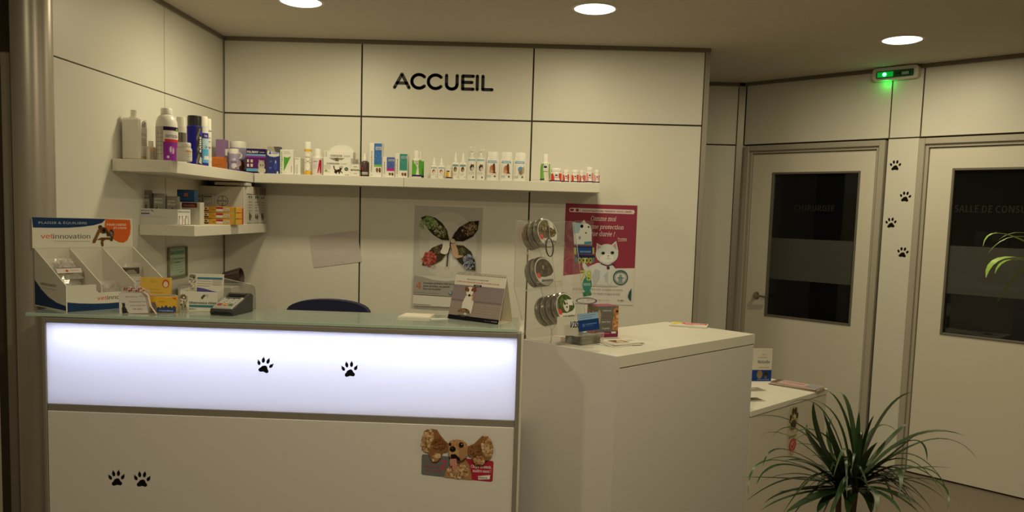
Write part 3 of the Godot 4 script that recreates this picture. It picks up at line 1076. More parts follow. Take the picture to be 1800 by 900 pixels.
func poster_cat() -> void:
	var art := func(i: Ink) -> void:
		i.fr(285, 58, 700, 636).tone(0.22, 1.0)
		i.rect(285, 58, 700, 636, "#ded9d4")
		i.poly([[285, 58], [700, 58], [700, 420], [600, 424], [480, 440], [380, 462], [285, 476]], "#a02a4a")
		i.poly([[312, 82], [680, 84], [686, 96], [680, 108], [312, 106], [305, 94]], "#e7d3d6")
		i.ell(322, 94, 12, 8, "#a02a4a").ell(353, 94, 10, 9, "#a02a4a").line([[370, 84], [370, 106]], 2, "#a02a4a").text("PUCES & TIQUES SONT PRÉSENTES TOUTE L'ANNÉE", 382, 668, 101, 10, "#8a2742", true)
		i.text("Comme moi", 432, 578, 152, 26, "#f1e7e6", false, "Droid Serif", false, 0.18).text("optez une protection", 350, 624, 198, 24, "#f1e7e6", false, "Droid Serif", false, 0.18).text("longue durée !", 388, 572, 240, 26, "#f1e7e6", false, "Droid Serif", false, 0.18)
		i.text("Premium", 592, 645, 258, 12, "#f1e7e6", false, "Droid Serif", false, 0.2).line([[595, 266], [648, 262]], 2, "#f1e7e6")
		# an ordinary white cat standing
		var c1 := "#d5d8dc"
		var c2 := "#b9c1cd"
		i.poly([[428, 420], [480, 396], [560, 396], [592, 430], [588, 470], [560, 520], [548, 520], [540, 480], [520, 520], [505, 522], [498, 480], [478, 520], [462, 520], [452, 470], [436, 470], [425, 480], [400, 470]], c1)
		i.poly([[452, 470], [470, 430], [500, 440], [498, 480], [478, 520], [462, 520]], c2).poly([[520, 470], [545, 440], [548, 520], [538, 500]], c2)
		i.poly([[420, 470], [396, 420], [392, 370], [404, 352], [418, 360], [410, 400], [440, 440]], c1)
		i.ell(535, 342, 66, 58, c1).poly([[472, 330], [472, 280], [512, 300]], c1).poly([[556, 292], [585, 264], [602, 330]], c1).poly([[478, 318], [480, 292], [502, 304]], "#c79a9f").poly([[566, 294], [583, 277], [592, 318]], "#c79a9f")
		i.ell(535, 366, 40, 26, "#e6e7e9").ell(512, 338, 11, 9, "#3d5c57").ell(566, 334, 11, 9, "#3d5c57").ell(513, 338, 5, 8, "#101514").ell(566, 334, 5, 8, "#101514").poly([[537, 350], [549, 350], [543, 358]], "#a86a72").line([[543, 358], [543, 366], [532, 372]], 1.5, "#7a7f88").line([[543, 366], [556, 370]], 1.5, "#7a7f88")
		i.line([[500, 398], [540, 410], [585, 396]], 7, "#5a4a66").ell(545, 422, 9, 10, "#6d2d4d")
		i.ell(500, 526, 110, 5, "#c9c4c0")
		i.ring(619, 476, 44, 44, 7, "#2f6a73").ring(619, 476, 33, 33, 2, "#2f6a73").text("PROTECTION", 588, 650, 450, 9, "#2f6a73", true).poly([[607, 500], [607, 478], [612, 462], [620, 458], [626, 462], [630, 478], [630, 500]], "#7c9fa5").line([[598, 478], [640, 478]], 3, "#2f6a73")
		i.text("et la durée de votre chat, protégez le contre", 345, 634, 554, 10, "#6d6a70").text("les puces et tiques longue durée.", 400, 622, 578, 10, "#6d6a70").text("Traitement, posologie: voir notice", 425, 562, 614, 7, "#8d8a8c")
		i.ring(612, 610, 5, 5, 1.5, "#2b2b2e").text("MSD", 622, 642, 614, 8, "#2b2b2e", true).poly([[686, 536], [672, 560], [666, 585], [674, 602], [686, 612]], "#1f5a55")
	sheet("cat_poster", "dark red poster about flea protection with a standing white cat, on the back wall", "poster", Vector3(0.4017, 1.0368, BACK + 0.0015), 0.424, 0.5937, "#d6d0cb", art, 0.0, 0.0)

# ---------------------------------------------------------------- shelves and what stands on them
func pet(i: Ink, x: float, y: float, s: float, c: String, ear: String) -> void:
	# a little printed pet head
	i.ell(x, y, s, s * 0.9, c).ell(x - s * 0.75, y - s * 0.2, s * 0.35, s * 0.6, ear, 0.3, 10).ell(x + s * 0.75, y - s * 0.2, s * 0.35, s * 0.6, ear, -0.3, 10).ell(x, y + s * 0.35, s * 0.3, s * 0.25, "#2b201a", 0.0, 8)

func small_lines(i: Ink, x0: float, x1: float, ys: Array, c := "#9b968c", t := 1.2) -> void:
	for y in ys:
		i.line([[x0, y], [x1 - fmod(y * 7.3, 9.0), y]], t, c)

func back_shelf() -> void:
	var wm := M("#dcd8ce", 0.42)
	var z0 := BACK + 0.002
	var z1 := -4.535
	var t := thing("wall_shelf", "long white floating shelf along the back wall holding the row of pet products", "shelf", Vector3(-0.6, 1.692, BACK))
	obj("shelf_board", bx(-0.99, -0.1385, 0, 0.053, 0.002, z1 - BACK, 0.0015), wm, t)
	obj("shelf_board", bx(-0.1365, 0.9705, 0, 0.053, 0.002, z1 - BACK, 0.0015), wm, t)
	t = thing("wall_shelf", "white floating shelf with an L corner, upper one on the left wall, holding tall bottles", "shelf", Vector3(LEFT, 1.692, -4.1))
	obj("shelf_board", bx(0.002, 0.264, 0, 0.053, BACK + 4.1 + 0.002, 0.60, 0.0015), wm, t)
	t = thing("wall_shelf", "short white floating shelf on the left wall, the lower one, crowded with medicine boxes", "shelf", Vector3(LEFT, 1.405, -4.2))
	obj("shelf_board", bx(0.002, 0.266, 0, 0.051, BACK + 4.2 + 0.012, 0.46, 0.0015), wm, t)

	# --- along the back wall, from the corner to the right
	carton("lilac_carton", "tall plain lilac box in the shelf corner behind the orange box", -1.7949, 0.0501, 0.1857, 1.7450, -4.5600, 0.06, "#8d6f9f", none)
	carton("orange_carton", "flat orange box at the front edge of the corner shelf", -1.7591, 0.0750, 0.0783, 1.7450, -4.4200, 0.05, "#b4621c", func(i): i.rect(0, 0, 100, 12, "#c8752c").line([[6, 55], [94, 55]], 2, "#9c5214"))
	carton("slim_white_carton", "slim white and purple box squeezed between the lilac box and the milk tin", -1.7648, 0.0148, 0.1329, 1.7450, -4.5700, 0.05, WHITE, func(i): i.rect(0, 28, 100, 58, "#6a5f86").line([[20, 75], [80, 75]], 6, "#b0a8a0"))
	bottle("can", "milk_tin", "large lilac milk powder tin with a white lid and a brown puppy", -1.7285, 0.0969, 0.1839, 1.7450, -4.6600, 0.3, "#9c93b5", "#e8e5de", func(i): i.rect(0, 0, 100, 100, "#9a92b4").rect(0, 86, 100, 100, "#3f3a97").ell(52, 30, 17, 14, "#eeebe8").text("Lait", 42, 62, 36, 15, "#3a3050", true).text("maternisé", 42, 76, 50, 7, "#2d2638", true).text("des chiots", 46, 68, 58, 5, "#4d4560").ell(66, 70, 13, 22, "#4a2a1c").ell(60, 60, 7, 6, "#5a3524").ell(56, 62, 8, 12, "#d9a79a"), "", "tin")
	bottle("can", "milk_tin", "small lilac milk powder tin in front of the large one", -1.7173, 0.0573, 0.1339, 1.7450, -4.5660, 0.3, "#a7a0bd", "#e8e5de", func(i): i.rect(0, 0, 100, 100, "#a59dbb").rect(0, 84, 100, 100, "#3f3a97").text("Lait", 44, 62, 34, 12, "#f0eef2", true).text("Maternisé", 34, 70, 48, 9, "#3a3050", true).ell(52, 66, 18, 14, "#d6d0da").ell(66, 80, 9, 8, "#8b6d5c"), "", "tin")
	carton("purple_carton", "purple and black cat calming box with a tabby cat picture", -1.5919, 0.1081, 0.1394, 1.7450, -4.5700, 0.075, "#2a1650", func(i): i.rect(0, 0, 100, 100, "#2b1752").rect(0, 22, 100, 29, "#78a5cf").rect(0, 29, 100, 36, "#7d3c94").rect(0, 36, 100, 78, "#5a1f6d").rect(0, 80, 100, 92, "#67a2c8").text("FELIWAY", 3, 62, 18, 9, "#eceaf2", true, "Droid Sans", false, 0.2).line([[68, 14], [94, 14]], 2, "#cfc9dc").rect(4, 44, 14, 56, "#d8cdb0").rect(22, 44, 34, 56, "#cbbfa0").rect(4, 62, 14, 74, "#e0d5ba").rect(22, 62, 34, 74, "#d9c7ac").ell(78, 68, 17, 22, "#b3ada0").ell(80, 88, 20, 12, "#c4beb1").poly([[63, 52], [66, 42], [74, 50]], "#a39c8d").poly([[82, 50], [92, 44], [94, 56]], "#8b8474").ell(74, 66, 3, 3, "#333028").ell(86, 66, 3, 3, "#333028"), 0.1)
	carton("blue_carton", "narrow royal blue box with a grey photo and white swoosh at the top", -1.4942, 0.0697, 0.1547, 1.7450, -4.5750, 0.05, "#232d78", func(i): i.rect(0, 0, 100, 26, "#a9a597").poly([[52, 0], [100, 0], [100, 26], [70, 22]], "#5e5a4e").poly([[0, 16], [100, 22], [100, 34], [60, 38], [20, 36], [0, 30]], "#dedbd6").poly([[12, 28], [24, 14], [34, 28]], "#2d56b5").text("Adaptil", 38, 96, 27, 8, "#3d6bc0", true, "Droid Sans", false, 0.2).text("zen", 22, 38, 58, 8, "#8190c8").ell(26, 78, 10, 4, "#5a6bb8").ell(70, 70, 16, 16, "#3f4fa0").ell(70, 56, 5, 6, "#b6bede").ell(86, 95, 7, 5, "#d9d6cc"))
	carton("green_triangle_carton", "white box with a long green triangle and green name up its edge", -1.4200, 0.0753, 0.1402, 1.7450, -4.5800, 0.06, WHITE, func(i): i.rect(3, 2, 22, 98, "#dde2c4").text("Pestigon", 96, 10, 18, 10, "#5a8a3a", true, "Droid Sans", true).poly([[30, 28], [45, 32], [60, 32], [84, 27], [30, 88]], "#58a132").text("PESTIGON 50", 30, 72, 12, 4, "#6a675f").text("spot on chat", 30, 78, 18, 4, "#6a675f").line([[88, 92], [88, 66]], 4, "#8f8b80").text("x 4", 30, 44, 95, 4, "#8f8b80"))
	carton("small_white_carton", "small plain white carton with grey print standing right of the green triangle box", -1.3624, 0.0339, 0.0983, 1.7450, -4.6000, 0.08, WHITE, func(i): i.line([[14, 8], [70, 8]], 3, "#8b877d").text("Kesium", 94, 40, 50, 16, "#5c584f", true, "Droid Sans", true).line([[22, 90], [22, 50]], 4, "#7e7a70"))
	bottle("can", "yellow_spray_can", "slim white spray can with yellow bands and white labels", -1.3046, 0.0421, 0.1895, 1.7450, -4.6100, 0.2, "#e3dfd3", "#ece9e2", func(i): i.rect(0, 0, 100, 9, "#e0b23c").ell(50, 30, 26, 19, "#8c7f55").ell(50, 30, 24, 17.5, "#ece8dd").rect(0, 50, 100, 54, "#d5d0c0").text("Biocanina", 30, 70, 34, 5, "#4d4636", true).ell(50, 68, 26, 19, "#8c7f55").ell(50, 68, 24, 17.5, "#ece8dd").rect(0, 88, 100, 100, "#e0b23c").rect(30, 84, 46, 100, "#e2a81f"))
	bottle("slim", "red_letter_bottle", "white medicine bottle with a bold red letter A shape", -1.2473, 0.0642, 0.1507, 1.7450, -4.6100, 0.15, "#e2ddd8", "#e9e6df", func(i): i.rect(0, 0, 100, 100, "#ddd6d4").poly([[50, 96], [62, 12], [76, 12], [76, 96], [66, 96], [66, 70], [58, 96]], "#b5173f").text("aniMedica", 24, 52, 26, 7, "#4b3d46", true).line([[26, 44], [50, 44]], 2, "#b5a9aa").line([[26, 55], [48, 55]], 2, "#b5a9aa").line([[26, 65], [46, 65]], 2, "#b5a9aa"))
	bottle("slim", "white_vial", "plain white bottle half hidden behind the cat box", -1.2314, 0.0370, 0.1496, 1.7450, -4.7100, 0.0, "#e2ddd4", "#e6e2da", none)
	# two boxes of joint chews: the opened display behind, a closed one in front
	var d := carton("display_carton", "white display carton with an arched header, behind the box with the black cat", -1.1340, 0.1546, 0.1454, 1.7450, -4.6650, 0.07, WHITE, func(i): i.text("COSEQUIN", 14, 58, 23, 9, "#3a2e22", true).text("CHAT", 64, 88, 23, 8, "#aaa397", true).line([[0, 37], [100, 37]], 1.5, "#7d776a"))
	var st := S()
	var arch := PackedVector2Array()
	for k in 13:
		arch.append(Vector2(cos(PI * k / 12) * 0.072, sin(PI * k / 12) * 0.042))
	prism(st, arch, -0.002, 0.0, Transform3D(Basis(), Vector3(0.01, 0.14, 0.034)))
	obj("header_flap", st, M(WHITE, 0.45), d)
	carton("cat_chew_carton", "white joint supplement box with a walking black cat", -1.1278, 0.1572, 0.1031, 1.7450, -4.5750, 0.06, WHITE, func(i): i.poly([[20, 2], [78, 2], [66, 14], [58, 12], [56, 22], [46, 20], [34, 14]], "#8f897c").poly([[40, 2], [56, 2], [52, 20], [46, 20]], "#5f594d").text("COSEQUIN", 12, 58, 38, 9, "#33281d", true).text("CHAT", 63, 84, 38, 8, "#b2ab9f", true).poly([[36, 46], [40, 46], [42, 62], [48, 68], [60, 62], [58, 50], [62, 54], [68, 50], [70, 56], [66, 66], [64, 72], [72, 84], [69, 86], [62, 76], [60, 90], [57, 90], [55, 78], [50, 82], [50, 90], [46, 88], [40, 82], [42, 72], [38, 60]], "#33281c").ell(66, 52, 6, 6, "#b9ae98").rect(3, 42, 27, 64, "#d2ccc2").ell(10, 72, 5, 4, "#7fae5a").ell(84, 62, 7, 10, "#4b5238").line([[80, 58], [88, 66]], 1.5, "#d8d8c8").ell(82, 93, 3, 3, "#a8a296").ell(90, 93, 3, 3, "#a8a296").line([[4, 78], [24, 80]], 1.5, "#a8a296"))
	var y2 := 1.745
	for k in 2:
		carton("tablet_carton", "tiny white tablet box, the %s of two stacked by the cat box" % ["lower", "upper"][k], -1.0226, 0.0488, 0.0301, y2, -4.5650, 0.05, "#e2dfd7", func(i): i.line([[32, 50], [74, 48]], 9, "#6f6a60").rect(0, 92, 100, 100, "#b5afa3"))
		y2 += 0.0375
	bottle("spray", "dark_spray_bottle", "clear spray bottle of dark liquid with a white pump and a red spot", -0.9765, 0.0477, 0.1310, 1.7450, -4.6200, 0.1, "#4d3a38", "#e6e2da", func(i): i.rect(20, 58, 90, 78, "#574044").rect(24, 72, 80, 92, "#cfc8c8").line([[30, 82], [72, 82]], 4, "#7d6f74").ell(26, 40, 8, 14, "#a83a3e"))
	carton("tall_blue_carton", "tallest white carton, with a big blue panel and green strip", -0.9046, 0.0704, 0.1907, 1.7450, -4.5650, 0.06, WHITE, func(i): wash(i, "Chlorexyderm", "#3f74ba", "#77b94d", 1, 64, 70, 80))
	carton("pink_strip_carton", "small white carton with a blue panel over a pink strip", -0.8315, 0.0701, 0.1140, 1.7450, -4.5650, 0.06, WHITE, func(i): wash(i, "Clorexyderm", "#4a63b0", "#b02b8a", 0, 55, 69, 84))
	carton("teal_panel_carton", "white carton with a teal panel, last of the three wash boxes", -0.7583, 0.0687, 0.1352, 1.7450, -4.5650, 0.07, WHITE, func(i): wash(i, "Otodine", "#3f8f84", "#3f8f84", 0, 60, 70, 86))
	for k in 2:
		bottle("slim", "green_shampoo_bottle", ["green and white shampoo bottle with a violet base band", "second green shampoo bottle, half hidden behind its twin"][k], [-0.6735, -0.6703][k], 0.054, 0.1555, 1.745, [-4.59, -4.67][k], 0.05, "#e4e1d8", "#ece9e2", func(i): i.rect(0, 0, 100, 100, "#5fae3a").poly([[42, 0], [66, 0], [64, 40], [72, 92], [46, 92], [54, 50]], "#e8e6dc").poly([[28, 0], [66, 0], [66, 34], [50, 34], [34, 20]], "#dfe3d2").text("DOUXO", 38, 64, 14, 8, "#5d7a6b", true).text("Seb", 42, 60, 26, 8, "#4a3a7c", true).rect(0, 90, 100, 100, "#33226e").line([[48, 44], [64, 44]], 2, "#a39cae"), "")
	for k in 2:
		bottle("dropper", "ear_drop_bottle", "small dropper bottle with a red pet picture, %s one of two beside the yellow vial" % ["left", "right"][k], [-0.5759, -0.5335][k], 0.041, 0.1205, 1.745, -4.6, 0.0, WHITE, "#efece6", func(i): i.rect(22, 0, 78, 14, "#8dabba").text("Otifree", 30, 70, 11, 7, "#e8f0f2").ell(50, 42, 15, 20, "#b06a62").ell(52, 48, 10, 12, "#e2d2c6").ell(44, 36, 6, 8, "#8a4a42").line([[28, 74], [66, 74]], 3, "#b7b1a6").ell(72, 92, 3, 4, "#55504a"), "ear drops")
	bottle("jar", "yellow_vial", "tiny white vial with a yellow label and violet base", -0.4901, 0.0335, 0.0773, 1.7450, -4.5900, 0.0, WHITE, "#e9e6de", func(i): i.rect(0, 0, 100, 100, "#e2ab2c").poly([[48, 0], [80, 0], [80, 84], [56, 84]], "#e8e2d2").rect(36, 4, 62, 20, "#3a2a78").rect(0, 84, 100, 100, "#33226e"))
	for k in 2:
		bottle("dropper", "eye_drop_bottle", "taller dropper bottle with a brown pet picture, %s one of two beside the yellow vial" % ["left", "right"][k], [-0.4533, -0.4110][k], 0.043, 0.1529, 1.745, -4.6, 0.0, WHITE, "#efece6", func(i): i.rect(20, 0, 80, 14, "#6f9aa3").ell(50, 36, 15, 20, ["#7a5a3a", "#6d4034"][k]).ell(54, 44, 8, 10, "#b59a78").line([[28, 70], [66, 70]], 3, "#b7b1a6").line([[28, 80], [60, 80]], 3, "#c4beb3").ell(72, 94, 3, 4, "#45403a"), "")
	for k in 2:
		foam_bottle(k, [-0.3599, -0.3089][k], 0.0495, 0.1844)
	for k in 3:
		bottle("flip", "pet_shampoo_bottle", ["wide white shampoo bottle with a brown long-haired dog, left one", "wide white shampoo bottle with a brown long-haired dog, right one beside the blue bird picture", "wide white shampoo bottle with a blue and sandy animal picture, end of the row"][k], [-0.2436, -0.1636, -0.0870][k], 0.0785, 0.1620, 1.745, -4.61, 0.0, WHITE, "#ece9e3", func(i): shampoo(i, k), "")
	bottle("slim", "lime_lotion_bottle", "white lotion bottle with a lime green side and violet band, left of the red jars", 0.0582, 0.0536, 0.1569, 1.7450, -4.5900, 0.0, "#dfdbd0", "#ebe8e1", func(i): i.rect(0, 0, 100, 100, "#e0dccf").poly([[0, 30], [22, 0], [42, 0], [34, 30], [46, 92], [0, 92]], "#77b54a").poly([[78, 0], [100, 0], [100, 92], [84, 92], [76, 40]], "#77b54a").rect(40, 14, 62, 26, "#33226e").text("Pyoderm", 36, 68, 50, 6, "#3b3550", true).rect(0, 92, 46, 100, "#33226e"))
	var jars := [["wide low white jar with two red patches, biggest of the red jars", 966.5, 988, 296, "#d4422f", 0.0], ["small white jar with a red patch, just right of the wide jar", 988.5, 1000.5, 298.6, "#d4422f", 0.2], ["white jar with red sides in the middle of the red jars", 1003.4, 1017.5, 299, "#d4422f", 0.0], ["narrow white jar with a red side beside the pink jar", 1018, 1027.5, 299.3, "#d4422f", 0.3], ["taller white jar with a pale pink patch", 1029.5, 1043, 294, "#e08f93", 0.1], ["small white jar with a violet name at the end of the shelf", 1043.6, 1054.7, 299, "#e08f93", 0.6]]
	var spots := [[0.1208, 0.0694, 0.0788, 1.7450, -4.5900], [0.1767, 0.0387, 0.0720, 1.7450, -4.5900], [0.2282, 0.0455, 0.0722, 1.7450, -4.5900], [0.2679, 0.0306, 0.0724, 1.7450, -4.5900], [0.3111, 0.0435, 0.0906, 1.7450, -4.5900], [0.3522, 0.0341, 0.0758, 1.7450, -4.5900]]
	for k in 6:
		var q: Array = spots[k]
		bottle("jar", "tablet_jar", jars[k][0], q[0], q[1], q[2], q[3], q[4], 0.0, "#e3dfd8", "#ebe8e2", func(i): i.rect(0, 0, 100, 100, "#e6e2da").poly([[18, 10], [30, 0], [38, 30], [42, 88], [18, 88]], jars[k][4]).poly([[66, 0], [86, 0], [86, 88], [74, 88], [64, 40]], jars[k][4]).rect(44, 18, 58, 34, "#33226e").text("Pronefra", 40, 64, 56, 10, "#4a4260", true).rect(0, 88, 100, 100, "#33226e"), "", "jar")
	bottle("jar", "tablet_jar", "white jar standing behind the red jars, only its pink edge showing", 0.2872, 0.0263, 0.0758, 1.7450, -4.6800, 0.0, "#e3dfd8", "#ebe8e2", func(i): i.rect(0, 0, 100, 88, "#d9777a"), "", "jar")

func wash(i: Ink, word: String, c: String, strip: String, icons: int, y1: float, y2: float, y3: float) -> void:
	i.text(word, 86, 24, 22, 12, "#7d7a72", true, "Droid Sans", true)
	i.rect(36, 1, 98, y1, c).rect(36, y1, 98, y2, strip)
	i.blobs(66, y1 * 0.5, 26, y1 * 0.4, 26, 3, [Color(c).lightened(0.12).to_html(false), Color(c).lightened(0.2).to_html(false), Color(c).darkened(0.12).to_html(false)], 50 + int(y1))
	i.rect(48, 11, 98, 21, "#b9bccb" if icons else "#a5b5c0").line([[54, 15], [90, 15]], 1.5, "#5a6378").text(word, 54, 92, 19.5, 2.5, "#3b4460", true)
	pet(i, 62, y3, 8, "#a5734a", "#5a3622")
	pet(i, 84, y3, 8, "#4d3325", "#a5734a")
	i.line([[10, 95], [24, 95]], 1.2, "#9b968c")

func shampoo(i: Ink, k: int) -> void:
	i.fr(-25, 0, 125, 100)
	i.poly([[12, 10], [18, 4], [82, 4], [88, 10], [88, 16], [12, 16]], "#84aeca").text("Allercalm", 26, 76, 13, 6, "#eef2f4", true)
	i.text("DERMATOLOGIE", 72, 26, 16, 6, "#cbc5ba", true, "Droid Sans", true)
	if k < 2:
		i.ell(48, 48, 16, 20, "#b5805a").poly([[54, 70], [52, 30], [60, 18], [70, 20], [74, 40], [74, 62], [84, 70]], "#6d3a28").ell(44, 60, 16, 9, "#c79a76")
	else:
		i.ell(58, 46, 20, 14, "#5f8fc0").ell(62, 62, 18, 12, "#8b7355").poly([[70, 40], [88, 28], [88, 66], [70, 70]], "#b9a37e")
	i.rect(8, 80, 42, 92, "#b9c2bb").line([[12, 86], [38, 86]], 1.5, "#7f8a84").ell(72, 86, 7, 5, "#55524a").line([[40, 76], [80, 76]], 1.4, "#c4beb3")

func foam_bottle(k: int, x: float, w: float, h: float) -> void:
	var t := thing("foam_bottle", "white foam pump bottle under a clear cap, %s of the two" % ["left", "right"][k], "bottle", Vector3(x, 1.745, -4.6))
	var r := w / 2
	var st := S()
	lathe(st, [Vector2(0, 0), Vector2(r * 0.96, 0), Vector2(r, 0.003), Vector2(r, h * 0.62), Vector2(r * 0.9, h * 0.67), Vector2(0, h * 0.67)])
	obj("bottle", st, M(WHITE, 0.35), t)
	st = S()
	lathe(st, [Vector2(0, h * 0.67), Vector2(r * 0.6, h * 0.67), Vector2(r * 0.6, h * 0.74), Vector2(r * 0.22, h * 0.75), Vector2(r * 0.22, h * 0.86), Vector2(0, h * 0.86)], 18)
	add(st, -r * 0.32, r * 0.32, h * 0.86, h * 0.94, -r * 0.35, r * 0.75, 0.002)
	obj("pump", st, M("#efece6", 0.4), t)
	st = S()
	lathe(st, [Vector2(r * 0.9, h * 0.67), Vector2(r * 0.92, h * 0.97), Vector2(r * 0.85, h), Vector2(0, h)])
	obj("overcap", st, clear_mat("#e8e6e0", 0.16, 0.1), t)
	var i := Ink.new(r * 2.9, h * 0.6, r)
	i.rect(16, 0, 84, 9, "#8db4c4").text("Sebocalm mousse", 24, 76, 7, 4, "#e6f0f2")
	i.ell(54, 44, 17, 17, "#5e4a40").ell(58, 50, 11, 10, "#cbbdb0").ell(46, 40, 5, 6, "#2f2622").poly([[44, 32], [48, 24], [54, 32]], "#4b3a32").poly([[60, 32], [66, 24], [70, 34]], "#4b3a32")
	i.text("sans rinçage", 28, 70, 70, 4, "#8d887e").text("chiens et chats", 28, 66, 77, 4, "#9d988e").ell(64, 92, 6, 5, "#5d5850")
	stamp(i, t, Vector3(0, 0.006, 0), Vector3.ZERO, "label")

func side_shelves() -> void:
	# --- upper shelf on the left wall, from its free end to the corner
	var t := thing("square_jug", "big plain white square jug at the free end of the upper left shelf", "bottle", Vector3(-1.8061, 1.745, -3.60))
	var w := 0.0848
	var h := 0.1863
	var st := S()
	box(st, Vector3(0, h / 2, 0), Vector3(w, h, 0.075), 0.008)
	obj("jug_body", st, M("#e3ddd3", 0.35), t)
	st = S()
	lathe(st, [Vector2(0.02, h - 0.004), Vector2(0.02, h + 0.006), Vector2(0.0155, h + 0.007), Vector2(0.0155, h + 0.036), Vector2(0.0135, h + 0.038), Vector2(0, h + 0.038)], 20)
	obj("cap", st, M("#e8e2d6", 0.4), t)
	var i := Ink.new(0.06, h * 0.96)
	i.rect(0, 0, 100, 100, "#e7e3dc").ring(50, 12, 28, 7, 6, "#6d665c").line([[22, 17], [80, 7]], 2, "#6d665c").rect(12, 34, 84, 42, "#d2ccc3").rect(12, 46, 84, 66, "#d8d2c9").line([[20, 52], [70, 52]], 1, "#9b958b").line([[20, 58], [76, 58]], 1, "#9b958b").line([[20, 64], [66, 64]], 1, "#9b958b").rect(10, 92, 90, 96, "#dba94a")
	stamp(i, t, Vector3(w / 2, 0.005, 0), Vector3(0, PI / 2, 0), "label")
	bottle("slim", "small_bottle", "small white bottle with an orange-edged grey label between the jug and the purple bottle", -1.7320, 0.0381, 0.0889, 1.7450, -3.6000, 0.7, "#dcd6ca", "#e6e0d4", func(i2): i2.rect(34, 0, 80, 100, "#a39a88").rect(34, 6, 80, 20, "#d09a4a").line([[40, 50], [74, 50]], 3, "#6d6656").line([[40, 70], [70, 70]], 3, "#6d6656"))
	bottle("jug", "purple_label_bottle", "largest round white bottle with a purple and grey label, behind the pill bottle", -1.6800, 0.0943, 0.2401, 1.7450, -3.6450, 0.48, "#e6e1d8", "#e9e4da", func(i2): i2.rect(0, 0, 100, 100, "#dcd6ce").rect(8, 0, 38, 98, "#b4ada4").line([[12, 20], [36, 20]], 1, "#8a847a").line([[12, 32], [36, 32]], 1, "#8a847a").line([[12, 44], [36, 44]], 1, "#8a847a").line([[12, 56], [36, 56]], 1, "#8a847a").line([[12, 68], [36, 68]], 1, "#8a847a").line([[12, 80], [36, 80]], 1, "#8a847a").rect(38, 0, 96, 11, "#2e1440").rect(38, 11, 96, 36, "#e2dcd8").text("OXYTOCIN", 44, 86, 32, 9, "#5d2a78", true).rect(42, 36, 96, 44, "#c9352c").rect(38, 44, 96, 100, "#8a2f9a").ell(64, 68, 11, 12, "#a85ab4").ell(60, 66, 3, 9, "#e2c9da").ell(68, 70, 3, 9, "#e2c9da").ell(52, 88, 4, 4, "#d8c9e2").ell(84, 8, 5, 5, "#6fae4a"))
	bottle("flip", "grey_shampoo_bottle", "white-capped bottle with a grey label half hidden behind the purple bottle", -1.6656, 0.0486, 0.2163, 1.7450, -3.7600, 0.4, "#d8d3ca", "#e6e1d6", func(i2): i2.rect(0, 8, 100, 100, "#77726c").rect(52, 8, 60, 100, "#4a4642").text("Care", 94, 60, 74, 9, "#d8d3ca", true, "Droid Sans", true))
	bottle("jar", "pill_bottle", "round white pill bottle with an orange stripe, in front of the tall purple-labelled bottle", -1.5596, 0.0652, 0.0819, 1.7450, -3.5530, 0.75, "#e0d8d0", "#e3dbd2", func(i2): i2.rect(44, 4, 90, 98, "#e9e2d8").rect(46, 12, 88, 24, "#dfa53f").text("C.T.", 56, 74, 46, 12, "#a39b8f", true).text("V.4", 56, 74, 70, 12, "#b3aba0", true))
	bottle("can", "blue_spray_can", "blue and black striped spray can with a black cap and white lettering up its side", -1.6372, 0.0690, 0.2328, 1.7450, -3.8453, 0.6, "#26247a", "#121214", func(i2): i2.rect(0, 0, 50, 100, "#24229a").rect(50, 0, 100, 100, "#39363a").poly([[50, 30], [66, 4], [76, 4], [54, 40]], "#6d6a6c").poly([[54, 60], [78, 30], [84, 36], [58, 70]], "#6d6a6c").poly([[50, 92], [62, 70], [68, 76], [56, 100], [50, 100]], "#77747a").rect(0, 82, 22, 100, "#8d8aa0").text("RAIDE", 68, 26, 78, 12, "#ecebe6", true, "Droid Sans", true, 0.0).poly([[62, 96], [70, 80], [82, 84], [80, 100], [70, 98]], "#c9c6c2").poly([[66, 20], [74, 10], [82, 12], [82, 22]], "#3a38c0"))
	bottle("can", "pale_blue_spray_can", "white-capped pale blue spray can right beside the black-capped can", -1.6601, 0.0445, 0.2491, 1.7450, -4.0056, 0.5, "#bcd3e2", "#ece7dc", func(i2): i2.rect(0, 0, 100, 14, "#e6e3da").rect(0, 14, 100, 28, "#3b3390").text("Feliway", 52, 76, 24, 6, "#d8d6ee", true).rect(0, 28, 100, 56, "#b5d0e4").rect(0, 56, 100, 92, "#5fa9dd").text("Calm", 54, 76, 54, 8, "#4a7aa8", true).rect(0, 92, 100, 100, "#3b3390").rect(50, 74, 100, 84, "#e2dcdc"))
	bottle("can", "white_spray_can", "plain white spray can, last of the three cans and furthest back", -1.6751, 0.0367, 0.2482, 1.7450, -4.0948, 0.4, "#dedad2", "#ece7dc", func(i2): i2.rect(0, 2, 100, 5, "#77727a").line([[54, 22], [80, 22]], 2, "#8d8880").line([[56, 32], [80, 32]], 2, "#8d8880").text("Spray", 54, 80, 50, 5, "#77727a", true).rect(48, 74, 100, 84, "#dbd4d4"))
	# --- lower shelf: boxes, sachets and dispensers
	var tr := [-1.7718, 0.1825, 0.0747, 1.4560, -3.7550]
	var tw: float = tr[1]
	var th: float = tr[2]
	t = thing("sachet_tray", "open white display tray at the near end of the lower shelf, holding grey packs", "box", Vector3(tr[0], LOW, -3.825))
	st = S()
	add(st, -tw / 2, tw / 2, 0, th, 0.068, 0.07, 0)
	add(st, -tw / 2, tw / 2, 0, th, -0.07, -0.068, 0)
	add(st, -tw / 2, -tw / 2 + 0.002, 0, th, -0.068, 0.068, 0)
	add(st, tw / 2 - 0.002, tw / 2, 0, th, -0.068, 0.068, 0)
	add(st, -tw / 2, tw / 2, 0, 0.002, -0.068, 0.068, 0)
	obj("tray", st, M("#d3d1cd", 0.5), t)
	var ti := Ink.new(tw, th)
